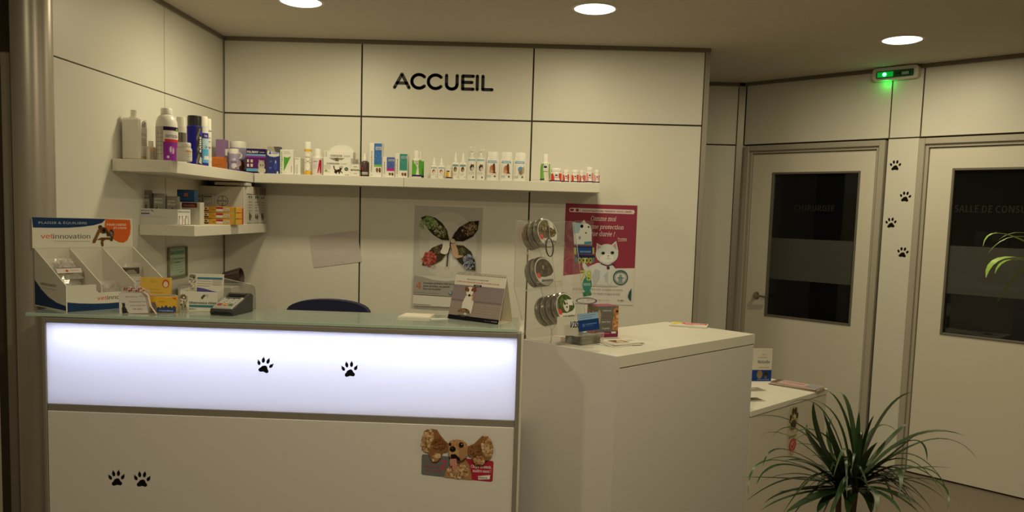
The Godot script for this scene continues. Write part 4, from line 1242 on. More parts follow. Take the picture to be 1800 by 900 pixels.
	ti.text("Milpro", 4, 26, 18, 9, "#5d626a", true).line([[30, 8], [36, 18]], 3, "#3b3f4a").rect(4, 28, 26, 36, "#4a5896").line([[4, 46], [60, 46]], 1.5, "#aeb0b4").line([[4, 54], [74, 54]], 1.5, "#aeb0b4")
	stamp(ti, t, Vector3(0, 0, 0.07))
	ti = Ink.new(0.14, th)
	ti.text("MilproVetMax", 4, 96, 20, 9, "#77757a", true).line([[10, 96], [8, 70], [14, 50], [10, 44]], 4, "#5a4f8a").line([[34, 96], [38, 70], [34, 48]], 4, "#8d4a4a").line([[58, 96], [56, 68], [66, 46]], 5, "#7d4a5a").line([[82, 96], [84, 66], [78, 50]], 4, "#9d9488").ell(12, 46, 4, 4, "#6a5a52").ell(34, 44, 4, 4, "#8a6a5a").ell(64, 44, 4, 4, "#7a5a4a").ell(80, 46, 4, 4, "#b5aa9a")
	stamp(ti, t, Vector3(tw / 2, 0, 0), Vector3(0, PI / 2, 0), "side_print")
	var kk := [[-1.8591, 0.0455, 0.0978, 1.5200, -3.8000], [-1.7904, 0.0604, 0.0833, 1.5200, -3.7900], [-1.7349, 0.0592, 0.0719, 1.5200, -3.8050]]
	for k in 3:
		var q: Array = kk[k]
		carton("sachet_pack", "grey sachet pack standing in the white tray, %s of three" % ["tallest and leftmost", "middle", "rightmost"][k], q[0], q[1], q[2] + 0.058, 1.462, q[4], 0.03, "#8d8984", func(i2): i2.rect(0, 0, 100, 100, "#98948e").rect(0, 0, 14, 100, "#4d4a46").blobs(54, 66, 30, 22, 14, 9, ["#5d5850", "#77726a", "#b9b4ac", "#3f3b36"], 60 + k).line([[24, 18], [84, 18]], 4, "#c9c5bd").text("Milbemax", 22, 88, 34, 10, "#d9d5ce", true), 0.0, none, "", "packet")
	carton("red_label_carton", "grey-white box with a dark red label on the lower shelf, under the blue box", -1.6933, 0.0910, 0.1109, 1.4560, -3.9300, 0.05, "#c4bfb4", func(i2): i2.rect(0, 3, 84, 24, "#6e2a2e").text("DRONTAL", 10, 74, 20, 10, "#b58a86", true).line([[8, 40], [80, 40]], 1.5, "#a39e94").line([[8, 52], [72, 52]], 1.5, "#a39e94"))
	carton("blue_box", "small blue box lying on top of the red-labelled box", -1.7235, 0.0868, 0.0609, 1.5669, -3.9400, 0.045, "#1d4d82", func(i2): i2.rect(40, 26, 64, 56, "#b0685a").line([[12, 74], [88, 74]], 3, "#4a7ab0"))
	for k in 3:
		var by: float = 1.456 + k * 0.0324
		carton("yellow_carton", "flat yellow medicine box with a red label, %s of the stack of three" % ["lowest", "middle", "topmost"][k], -1.6566, 0.1809, 0.0284, by, -4.1900, 0.09, "#dba336", func(i2): i2.rect(4, 16, 20, 86, "#e6dcc4").ell(12, 40, 3.5, 14, "#6b3a1e").rect(4, 66, 20, 86, "#5a2f22").text("Zylkène", 30, 42, 66, 20, "#8d5a22", true).rect(42, 10, 62, 44, "#b02a44").rect(42, 44, 62, 88, "#e2dccb").rect(64, 24, 82, 80, "#d6d2c4").text("75 mg", 66, 80, 64, 24, "#77705c", true).rect(97, 0, 100, 100, "#6fa044"))
	carton("red_carton", "thin upright red box just right of the yellow stack", -1.6063, 0.0244, 0.0881, 1.4560, -4.3300, 0.05, "#c4432c", func(i2): i2.ell(50, 16, 34, 8, "#e2c4ae").line([[50, 34], [50, 90]], 16, "#d2604a"))
	carton("round_logo_carton", "large white carton with a round black cross-lettered logo, behind the yellow boxes", -1.7343, 0.2535, 0.2060, 1.4560, -4.4200, 0.02, "#cfcbc2", func(i2): bayer(i2))
	carton("grey_pack", "grey packet against the white carton, left of two", -1.8575, 0.0477, 0.1595, 1.4560, -4.4000, 0.012, "#a5a198", func(i2): i2.line([[10, 8], [90, 8]], 3, "#5d5a52").rect(12, 20, 88, 44, "#8d897f"))
	carton("grey_pack", "grey packet against the white carton, right of two", -1.7982, 0.0540, 0.1596, 1.4560, -4.3950, 0.012, "#aaa69c", func(i2): i2.line([[10, 8], [90, 8]], 3, "#4d4a42").rect(14, 20, 86, 40, "#b9b5ab").text("Quantel", 20, 80, 36, 8, "#77736a"))
	carton("flat_carton", "flat white box with a barcode lying on the round-logo carton", -1.6862, 0.1785, 0.0169, 1.6695, -4.4300, 0.08, "#c9c5bc", func(i2): i2.fr(0, 0, 100, 16).rect(76, 3, 95, 13, "#e2dfd6").rect(78, 4, 79, 12, "#222222").rect(80, 4, 82, 12, "#222222").rect(84, 4, 85, 12, "#222222").rect(87, 4, 89, 12, "#222222").rect(91, 4, 92, 12, "#222222").rect(0, 13, 100, 16, "#b5b0a6"))
	# the dispenser with three columns, turned towards the room
	var zd := -4.606
	t = thing("leaflet_dispenser", "white three-column dispenser full of grey leaflets in the far corner of the lower shelf", "dispenser", Vector3(-1.665, LOW, zd), PI / 2)
	obj("carton", bx(-0.158, 0.158, 0, 0.2125, -0.06, 0.06, 0.0012), M("#cbc7be", 0.45), t)
	for c in 3:
		var x := -0.105 + c * 0.105
		obj("leaflet", bx(x - 0.043, x + 0.043, 0.008, 0.165, 0.0605, 0.066, 0.0008), M("#b9b6ae", 0.5), t)
		var i3 := Ink.new(0.086, 0.157)
		i3.rect(18, 4, 36, 12, "#3f3d38").rect(56, 4, 74, 12, "#3f3d38").line([[14, 26], [70, 26]], 2, "#77736a").line([[14, 36], [80, 36]], 2, "#8f8b82").line([[14, 46], [62, 46]], 2, "#8f8b82").line([[14, 56], [76, 56]], 2, "#8f8b82").blobs(44, 78, 26, 10, 16, 7, ["#5d574a", "#7d7666", "#47423a"], 70 + c)
		stamp(i3, t, Vector3(x, 0.008, 0.066))
		obj("sachet", bx(x - 0.043, x + 0.043, 0.17, 0.208, 0.0605, 0.068, 0.0008), M(["#d0ccc2", "#83705f", "#6e6259"][c], 0.5), t)
	carton("maroon_packet", "small maroon packet on top of the leaflet dispenser, beside the flat white box", -1.64, 0.075, 0.034, LOW + 0.2135, -4.53, 0.06, "#6f4a50", func(i2): i2.rect(10, 20, 60, 80, "#8d6a6e"), 0.6)
	carton("grey_packet", "small dark grey packet on the leaflet dispenser, nearest the corner", -1.655, 0.06, 0.036, LOW + 0.2135, -4.65, 0.05, "#5d5656", func(i2): i2.rect(16, 26, 74, 80, "#77706e"), 0.6)
	# a white file box below the shelf, with a dark basket lying on top
	t = thing("file_box", "plain white file box top showing behind the yellow card and the leaflet holder", "box", Vector3(-1.66, 0, -4.22))
	obj("carton", bx(-0.17, 0.11, 0, 1.135, -0.14, 0.14, 0.003), M("#c9c5bb", 0.5), t)
	obj("lid_seam", bx(-0.171, 0.111, 1.07, 1.074, -0.141, 0.141, 0), M("#8f8a7e", 0.6), t)
	t = thing("wire_basket", "dark brown basket lying on its side on the white file box", "basket", Vector3(-1.60, 1.136, -4.22))
	st = S()
	lathe(st, [Vector2(0.012, 0.0), Vector2(0.026, 0.0), Vector2(0.041, 0.10), Vector2(0.038, 0.10), Vector2(0.023, 0.004)], 22, 1.0, Transform3D(Basis(Vector3.BACK, -1.4), Vector3(-0.045, 0.034, 0)))
	obj("basket", st, M("#4a3b31", 0.7), t)
	st = S()
	for k in 10:
		var a := TAU * k / 10
		var b := Basis(Vector3.BACK, -1.4)
		tube(st, [b * Vector3(cos(a) * 0.027, 0.002, sin(a) * 0.027) + Vector3(-0.045, 0.034, 0), b * Vector3(cos(a) * 0.042, 0.10, sin(a) * 0.042) + Vector3(-0.045, 0.034, 0)], 0.0016, 5)
	obj("ribs", st, M("#2f2620", 0.6), t)

func bayer(i: Ink) -> void:
	i.fr(640, 140, 1045, 480)
	i.ring(855, 272, 50, 48, 5, "#56544e", 32).text("BAYER", 816, 894, 281, 17, "#4d4b45", true)
	var y := 247.0
	for ch in ["B", "A", "E", "R"]:
		if ch == "E":
			y += 24
		i.text(ch, 848, 862, y, 14, "#4d4b45", true)
		y += 18
	i.line([[1040, 140], [1040, 480]], 2, "#aaa59a")


# ---------------------------------------------------------------- what stands on the glass top
func counter_things() -> void:
	# the three-bay cardboard display, turned towards the waiting room
	var fl := Vector3(-1.6207, 1.1650, -2.7376)
	var yaw := 0.95
	var right := Vector3(cos(yaw), 0, -sin(yaw))
	var back := Vector3(-sin(yaw), 0, -cos(yaw))
	var w := 0.37
	var d := 0.25
	var t := thing("display_stand", "white, blue and orange cardboard display stand with three bays, left on the glass", "display stand", fl + right * w / 2 + back * d / 2 + Vector3(0, 0.0005, 0), yaw)
	var card := M("#d8d3c9", 0.6)
	var hb := 0.212
	var ht := 0.325
	var st := S()
	add(st, -w / 2, w / 2, 0, 0.004, -d / 2, d / 2, 0)
	obj("base", st, card, t)
	obj("back_board", bx(-w / 2 + 0.001, w / 2 - 0.001, 0.004, hb, -d / 2, -d / 2 + 0.003, 0), card, t)
	obj("header_board", bx(-w / 2 - 0.006, w / 2 - 0.003, hb, ht, -d / 2, -d / 2 + 0.0035, 0), card, t, Vector3.ZERO)
	var i := Ink.new(w + 0.003, ht - hb).fr(50, 88, 878, 332)
	i.rect(50, 88, 878, 332, "#e2ddd3")
	i.poly([[50, 88], [645, 94], [610, 128], [540, 148], [440, 162], [330, 170], [200, 172], [56, 170]], "#1f3a63")
	i.text("PLAISIR & ÉQUILIBRE", 100, 484, 140, 18, "#b9c4d2", false)
	i.text("vet", 114, 210, 256, 38, "#d8542a").text("innovation", 210, 508, 258, 38, "#3a4056").line([[214, 278], [508, 282]], 3, "#a5a096")
	i.poly([[640, 94], [856, 99], [862, 160], [856, 220], [830, 275], [795, 296], [752, 290], [710, 268], [660, 210], [632, 150]], "#d8642a")
	i.text("POUR CHIENS", 650, 820, 150, 18, "#f0dccb", true).text("ET CHATS", 710, 824, 178, 18, "#f0dccb", true)
	i.ell(594, 165, 18, 20, "#5a3a20").ell(622, 190, 34, 28, "#6b4626").poly([[575, 180], [600, 190], [570, 250], [550, 295], [526, 298], [528, 275], [548, 240]], "#7d5530").poly([[600, 250], [690, 250], [695, 270], [640, 268], [618, 280], [620, 320], [606, 328], [596, 300], [600, 270], [560, 270]], "#6b4626").ell(625, 190, 14, 18, "#1f150d").poly([[640, 190], [670, 200], [700, 190], [708, 230], [698, 280], [676, 280], [680, 240], [650, 240]], "#4d3a2a").blobs(690, 220, 20, 40, 24, 7, ["#7a6a5a", "#3a2a1e", "#9a8a76"], 81)
	stamp(i, t, Vector3(-0.0045, hb, -d / 2 + 0.0036))
	# side walls and dividers slope from the header down to the front
	var slope := func(x: float, thick: float, called: String) -> MeshInstance3D:
		var q := S()
		prism(q, PackedVector2Array([Vector2(-d / 2 + 0.003, 0.004), Vector2(d / 2 - 0.002, 0.004), Vector2(d / 2 - 0.002, 0.092), Vector2(-d / 2 + 0.003, hb)]), -thick / 2, thick / 2, Transform3D(Basis(Vector3(0, 0, 1), Vector3.UP, Vector3(-1, 0, 0)), Vector3(x, 0, 0)))
		return obj(called, q, card, t)
	var side: MeshInstance3D = slope.call(-w / 2 + 0.0015, 0.003, "side_wall")
	slope.call(w / 2 - 0.0015, 0.003, "side_wall")
	slope.call(-w / 6, 0.003, "divider")
	slope.call(w / 6, 0.003, "divider")
	i = Ink.new(d - 0.004, 0.1).fr(0, 0, 100, 43)
	i.poly([[0, 3], [20, 16], [45, 27], [70, 33], [100, 36], [100, 43], [0, 43]], "#1f3a63").text("vetinnovation", 20, 70, 10, 5, "#57514a").line([[24, 14], [70, 14]], 0.6, "#a5a096")
	stamp(i, side, Vector3(-w / 2, 0.004, -0.0005), Vector3(0, -PI / 2, 0))
	st = S()
	prism(st, PackedVector2Array([Vector2(-w / 2, 0.004), Vector2(w / 2, 0.004), Vector2(w / 2, 0.062), Vector2(-w / 6 - 0.01, 0.062), Vector2(-w / 6 - 0.02, 0.07), Vector2(-w / 6 - 0.02, 0.092), Vector2(-w / 2, 0.092)]), d / 2 - 0.003, d / 2)
	var front := obj("front_wall", st, card, t)
	i = Ink.new(w, 0.092).fr(345, 635, 1250, 850)
	i.poly([[345, 770], [450, 785], [580, 796], [700, 800], [1000, 796], [1250, 780], [1250, 850], [345, 850]], "#1f3a63").text("vet", 606, 692, 768, 34, "#d8542a").text("innovation", 694, 960, 768, 34, "#3a4056")
	stamp(i, front, Vector3(0, 0.0, d / 2))
	obj("edge_fold", bx(-w / 2 - 0.0008, -w / 2 + 0.0025, 0, 0.0925, d / 2 - 0.0025, d / 2 + 0.001, 0.0005), M("#ece8df", 0.5), t)
	# treat bags lying in the bays
	var frame := Transform3D(Basis(Vector3.UP, yaw), t.position)
	for k in 3:
		treat_bag(["clear bag of white treats lying in the left bay of the display stand", "second clear bag of treats, on top in the left bay of the display stand", "wide clear bag lying in the middle bay of the display stand"][k], frame * [Vector3(-0.125, 0.062, 0.03), Vector3(-0.122, 0.14, -0.035), Vector3(0.0, 0.052, 0.035)][k], yaw, [0.104, 0.1, 0.112][k], [0.13, 0.12, 0.14][k], ["#c9bfb6", "#c4b9ae", "#b9b1a6"][k], 90 + k)
	var rb := thing("treat_pouch", "clear pouch with a dog picture label standing in the display stand's right bay", "pouch", frame * Vector3(0.125, 0.0045, -0.03), yaw)
	st = S()
	pillow(st, 0.088, 0.15, 0.018, Basis(), Vector3(0, 0.075, 0))
	obj("pouch", st, clear_mat("#cfc8be", 0.35, 0.15), rb)
	obj("filling", bx(-0.034, 0.034, 0.105, 0.132, -0.006, 0.006, 0.004), M("#4a3f36", 0.8), rb)
	i = Ink.new(0.07, 0.062)
	i.rect(0, 0, 100, 100, "#cdc9c6").ell(44, 44, 20, 26, "#4d3f38").ell(48, 56, 12, 14, "#b9a698").line([[70, 30], [92, 30]], 5, "#8b8680")
	stamp(i, rb, Vector3(0, 0.035, 0.0125), Vector3.ZERO, "label")
	# cellophane gift bag with a hand-written card and a ribbon
	var g := thing("gift_bag", "small cellophane gift bag with a handwritten cat card and a red and white ribbon", "gift bag", Vector3(-1.395, GLASS + 0.0005, -2.775), 0.12)
	st = S()
	pillow(st, 0.10, 0.088, 0.03, Basis(), Vector3(0, 0.042, 0))
	obj("bag", st, clear_mat("#d8cfc8", 0.3, 0.1), g)
	obj("cookies", bx(-0.036, 0.036, 0.006, 0.055, -0.012, 0.01, 0.006), M("#a38a70", 0.8), g)
	var cd := obj("card", bx(-0.048, 0.05, 0.001, 0.073, 0.017, 0.0178, 0), M("#d9d2d0", 0.6), g)
	cd.rotation.z = 0.03
	i = Ink.new(0.098, 0.072)
	i.text("Merci de nous", 22, 64, 22, 8, "#8f8a9a", false, "Droid Serif", false, 0.2).text("Adopté", 70, 92, 20, 8, "#a39aa8").ell(86, 14, 7, 8, "#d9c2c2").text("l'équipe contre vous", 34, 92, 46, 7, "#9a94a2", false, "Droid Serif", false, 0.2).text("à vous et l'ami chat", 38, 90, 64, 7, "#9a94a2", false, "Droid Serif", false, 0.2).text("Félin - Miaou", 46, 78, 82, 8, "#8f8a9a", false, "Droid Serif", false, 0.2)
	i.poly([[10, 46], [14, 50], [19, 46], [21, 58], [20, 66], [26, 80], [28, 92], [34, 97], [10, 99], [9, 76], [12, 64]], "#3a3636")
	stamp(i, cd, Vector3(0.001, 0.001, 0.0178))
	st = S()
	tube(st, [Vector3(-0.03, 0.085, 0.012), Vector3(-0.01, 0.094, 0.02), Vector3(0.008, 0.083, 0.022), Vector3(-0.012, 0.08, 0.02), Vector3(-0.03, 0.085, 0.012)], 0.004, 6, 0.35)
	tube(st, [Vector3(0.006, 0.083, 0.022), Vector3(0.022, 0.095, 0.02), Vector3(0.042, 0.085, 0.016), Vector3(0.022, 0.08, 0.02), Vector3(0.006, 0.083, 0.022)], 0.004, 6, 0.35)
	obj("ribbon", st, M("#d6c6c2", 0.6), g)
	st = S()
	for k in 9:
		tube(st, [Vector3(-0.03 + k * 0.008, 0.083 + 0.006 * sin(k * 2.0), 0.023), Vector3(-0.026 + k * 0.008, 0.089 + 0.005 * sin(k * 2.0 + 1.0), 0.0235)], 0.0022, 5)
	obj("ribbon_stripes", st, M("#b0343c", 0.6), g)
	st = S()
	tube(st, [Vector3(0.03, 0.083, 0.02), Vector3(0.052, 0.065, 0.024), Vector3(0.062, 0.03, 0.03), Vector3(0.085, 0.002, 0.04)], 0.0055, 6, 0.3)
	obj("ribbon_tail", st, M("#cfb4b0", 0.6), g)
	# yellow folder and the yellow and blue pouch before it
	var yc := carton("yellow_folder", "yellow folded card with a small red seal, standing behind the yellow and blue pouch", -1.3724, 0.1050, 0.1183, 1.1655, -2.8680, 0.025, "#d8b04e", func(i2): i2.rect(0, 0, 100, 100, "#dcb553").text("Club", 34, 54, 16, 9, "#c19a4a", true).line([[14, 36], [70, 37]], 2.5, "#c9a047").line([[14, 46], [78, 46]], 2.5, "#c9a047").line([[14, 54], [62, 54]], 2.5, "#c9a047").ell(88, 18, 12, 13, "#c9602e").ell(88, 20, 8, 9, "#e2d2bc"), 0.05, none, "", "card")
	yc.rotation.x = -0.06
	var p := thing("treat_pouch", "yellow and blue pouch with a grey cat, in front of the yellow card", "pouch", Vector3(-1.3162, 1.1655, -2.818), 0.1)
	st = S()
	pillow(st, 0.104, 0.064, 0.022, Basis(), Vector3(0, 0.030, 0))
	obj("pouch", st, M("#d8ab3c", 0.3), p)
	i = Ink.new(0.098, 0.056)
	i.rect(0, 4, 100, 76, "#ddb03e").poly([[84, 4], [100, 4], [100, 22]], "#c9602e").rect(30, 78, 100, 98, "#2c4a94").text("Friandises", 40, 90, 94, 8, "#c9d4ec", true).poly([[30, 78], [38, 66], [46, 74], [50, 58], [56, 70], [66, 54], [72, 70], [80, 60], [86, 72], [92, 56], [100, 66], [100, 80], [30, 80]], "#3a4a6e").text("soin", 40, 60, 36, 10, "#b98a2c", true)
	i.poly([[4, 98], [6, 66], [12, 50], [14, 34], [20, 42], [26, 32], [28, 52], [32, 70], [32, 98]], "#77726e").ell(20, 52, 9, 10, "#8a8580").ell(17, 50, 1.6, 2, "#2c2a28").ell(24, 50, 1.6, 2, "#2c2a28")
	stamp(i, p, Vector3(0, 0.002, 0.0125), Vector3.ZERO, "label")
	obj("foil_fold", bx(-0.045, 0.045, 0.058, 0.064, -0.004, 0.004, 0.002), M("#cfcabd", 0.25, 0.4), p)
	# leaflet holder with blue and white leaflets
	var ob := thing("leaflet_holder", "white cardboard leaflet holder with a husky picture and a teal stripe, beside the card terminal", "leaflet holder", Vector3(-1.2141, 1.1655, -2.91), 0.04)
	var ow := 0.1367
	var oh := 0.0714
	st = S()
	add(st, -ow / 2, ow / 2, 0, oh, 0.027, 0.03, 0)
	add(st, -ow / 2, -ow / 2 + 0.003, 0, oh + 0.006, -0.03, 0.027, 0)
	add(st, ow / 2 - 0.003, ow / 2, 0, oh + 0.006, -0.03, 0.027, 0)
	add(st, -ow / 2, ow / 2, 0, oh + 0.006, -0.033, -0.03, 0)
	add(st, -ow / 2 + 0.003, ow / 2 - 0.003, 0, 0.003, -0.03, 0.027, 0)
	obj("tray", st, M("#dedad0", 0.5), ob)
	i = Ink.new(ow, oh).fr(815, 440, 1208, 620)
	i.rect(815, 440, 1208, 620, "#e2ded4").poly([[815, 470], [890, 478], [896, 520], [880, 560], [888, 615], [820, 615]], "#b0a89c").blobs(850, 540, 26, 70, 40, 12, ["#cfc8bc", "#8d8579", "#e2dcd0", "#6a6258"], 95).ell(848, 492, 30, 18, "#6d655b").ell(856, 496, 12, 9, "#e6e0d6").ell(872, 500, 6, 5, "#1e1b18")
	i.poly([[1034, 490], [1050, 476], [1060, 466], [1078, 464], [1082, 474], [1066, 490], [1052, 506], [1040, 504]], "#5a5450").ell(1100, 470, 16, 10, "#c9c4ba")
	i.text("Observance chien", 910, 1196, 552, 22, "#4b5a63", true).rect(912, 562, 1204, 582, "#3f7d8c").text("Boîte 1", 912, 985, 606, 14, "#5f8a94", true)
	stamp(i, ob, Vector3(0, 0, 0.03))
	var lf := obj("leaflet", bx(-0.062, 0.066, 0, 0.128, -0.002, 0.0, 0), M("#dcd8d0", 0.5), ob, Vector3(0.004, 0.006, -0.018))
	lf.rotation.x = -0.12
	i = Ink.new(0.128, 0.128).fr(880, 235, 1270, 625)
	i.rect(880, 235, 1270, 625, "#e0dcd3").poly([[882, 240], [960, 246], [966, 300], [940, 340], [964, 380], [968, 440], [890, 440]], "#c2baae").blobs(920, 330, 32, 90, 40, 14, ["#d6cfc3", "#a39b8e", "#8d8579", "#e6e0d4"], 96).ell(920, 268, 34, 20, "#7d756a").ell(940, 282, 10, 9, "#2b2622").rect(978, 276, 1262, 298, "#3f7f9c").line([[978, 318], [1140, 322]], 4, "#aaa59c").line([[978, 345], [1140, 349]], 4, "#aaa59c").line([[978, 372], [1120, 375]], 4, "#aaa59c").rect(1154, 304, 1256, 362, "#c4bfb6").poly([[978, 392], [1060, 404], [1160, 430], [1240, 444], [978, 444]], "#54549c")
	stamp(i, lf, Vector3.ZERO)
	# card terminal
	var ct := thing("card_terminal", "grey and black card payment terminal lying near the middle of the glass top", "card terminal", Vector3(-1.0826, GLASS + 0.0005, -2.86), -0.12)
	st = S()
	prism(st, PackedVector2Array([Vector2(-0.075, 0.0), Vector2(0.075, 0.0), Vector2(0.08, 0.012), Vector2(0.076, 0.022), Vector2(-0.02, 0.052), Vector2(-0.06, 0.068), Vector2(-0.078, 0.06)]), -0.042, 0.042, Transform3D(Basis(Vector3(0, 0, 1), Vector3.UP, Vector3(-1, 0, 0)), Vector3.ZERO))
	obj("body", st, M("#2b2b2e", 0.4), ct)
	var slant := Basis(Vector3.RIGHT, atan2(0.03, 0.096))
	st = S()
	box(st, Vector3.ZERO, Vector3(0.074, 0.006, 0.098), 0.003)
	var fp := obj("face_plate", st, M("#b9b7b3", 0.3, 0.4), ct, Vector3(0, 0.039, 0.028))
	fp.basis = slant
	for r in 4:
		for c in 3:
			obj("key", bx(-0.0075, 0.0075, 0, 0.003, -0.0045, 0.0045, 0.001), M(["#c9c6c0", "#c9c6c0", "#c9c6c0"][c] if r < 3 else ["#b0352f", "#d8a23c", "#4d7a52"][c], 0.4), fp, Vector3(-0.021 + c * 0.021, 0.003, -0.022 + r * 0.0145))
	st = S()
	box(st, Vector3(0, 0.003, -0.038), Vector3(0.056, 0.003, 0.014), 0.001)
	obj("screen", st, M("#4f5450", 0.2), fp)
	obj("card_slot", bx(-0.032, 0.032, 0.009, 0.013, 0.078, 0.0805, 0.0008), M("#0c0c0e", 0.4), ct)
	st = S()
	prism(st, PackedVector2Array([Vector2(-0.078, 0.06), Vector2(-0.06, 0.068), Vector2(-0.035, 0.066), Vector2(-0.03, 0.058)]), -0.03, 0.03, Transform3D(Basis(Vector3(0, 0, 1), Vector3.UP, Vector3(-1, 0, 0)), Vector3.ZERO))
	obj("printer_lid", st, M("#1b1b1d", 0.4), ct)
	# clear upright screen behind the terminal
	var sc := thing("acrylic_screen", "clear acrylic upright with a rounded corner, standing behind the card terminal", "acrylic stand", Vector3(-1.0957, GLASS + 0.0005, -2.975), -0.05)
	st = S()
	prism(st, PackedVector2Array([Vector2(-0.07, 0.0), Vector2(0.062, 0.0), Vector2(0.060, 0.078), Vector2(0.055, 0.09), Vector2(0.045, 0.094), Vector2(-0.07, 0.116)]), -0.002, 0.002)
	obj("sheet", st, clear_mat("#8f8d86", 0.3, 0.08), sc)
	st = S()
	tube(st, [Vector3(0.062, 0.0, 0), Vector3(0.060, 0.078, 0), Vector3(0.055, 0.09, 0), Vector3(0.045, 0.094, 0), Vector3(-0.07, 0.116, 0)], 0.0022, 6)
	add(st, -0.07, 0.062, 0, 0.003, -0.014, 0.014, 0.0005)
	obj("polished_edge", st, clear_mat("#c9c7bf", 0.5, 0.08), sc)
	# blank pad, loose slips and the desk calendar
	var pd := thing("paper_pad", "blank cream paper pad lying on the glass top left of the calendar", "paper", Vector3(-0.4206, 1.1654, -2.9332), 0.02)
	st = S()
	prism(st, PackedVector2Array([Vector2(-0.062, -0.055), Vector2(0.054, -0.06), Vector2(0.064, 0.05), Vector2(-0.046, 0.058)]), 0.0, 0.006, Transform3D(Basis(Vector3.RIGHT, -PI / 2), Vector3.ZERO))
	obj("pad", st, M("#ddd6c8", 0.6), pd)
	obj("top_sheet", bx(-0.044, 0.05, 0.0062, 0.0066, -0.046, 0.046, 0), M("#e6dfd2", 0.6), pd)
	var sl := thing("paper_slip", "small white slips of paper lying between the pad and the calendar", "paper", Vector3(-0.3310, 1.1654, -2.8880), 0.35)
	obj("slip", bx(-0.032, 0.03, 0, 0.0008, -0.018, 0.02, 0), M("#d9d5ce", 0.6), sl)
	obj("slip", bx(-0.024, 0.034, 0.001, 0.0018, -0.012, 0.012, 0), M("#c9c6c0", 0.6), sl)
	calendar()

func pillow(st: SurfaceTool, w: float, h: float, d: float, b: Basis, at: Vector3) -> void:
	# a soft bag: two bulging sheets sealed round the edge
	var n := 10
	for s in [-1.0, 1.0]:
		for ix in n:
			for iy in n:
				var q := []
				for e in [[0, 0], [1, 0], [1, 1], [0, 1]]:
					var u: float = (ix + e[0]) / float(n)
					var v: float = (iy + e[1]) / float(n)
					var bulge: float = pow(sin(PI * u) * sin(PI * v), 0.6) + 0.06 * sin(u * 23.0) * sin(v * 17.0) * sin(PI * u) * sin(PI * v)
					q.append(at + b * Vector3((u - 0.5) * w, (v - 0.5) * h, s * d / 2 * bulge))
				quad(st, q[0], q[1], q[2], q[3], b * Vector3(0, 0, s))

func treat_bag(label: String, at: Vector3, yaw: float, w: float, h: float, col: String, sd: int) -> void:
	var t := thing("treat_bag", label, "bag", at, yaw)
	var b := Basis(Vector3.RIGHT, -0.95)
	var st := S()
	pillow(st, w, h, 0.045, b, Vector3.ZERO)
	obj("wrapper", st, clear_mat("#e6e0da", 0.26, 0.06), t)
	st = S()
	var g := RandomNumberGenerator.new()
	g.seed = sd
	for k in 26:
		box(st, b * Vector3(g.randf_range(-0.38, 0.38) * w, g.randf_range(-0.36, 0.3) * h, g.randf_range(-0.008, 0.008)), Vector3(0.018, 0.011, 0.011), 0.003, Basis(Vector3(g.randf(), g.randf(), g.randf()).normalized(), g.randf() * 3.0))
	var o := obj("treats", st, M(col, 0.7), t)
	o.set_meta("kind", "stuff")
	var i := Ink.new(w * 0.86, h * 0.24)
	i.rect(0, 10, 100, 90, "#d2c6c0").rect(0, 10, 100, 24, "#7d6f86").ell(40, 60, 6, 16, "#b0452e").line([[52, 56], [88, 56]], 8, "#9d938c")
	var s := stamp(i, t, b * Vector3(0, -0.42 * h, 0.018), Vector3(-0.95 + 0.35, 0, 0), "label")
	s.scale = Vector3.ONE

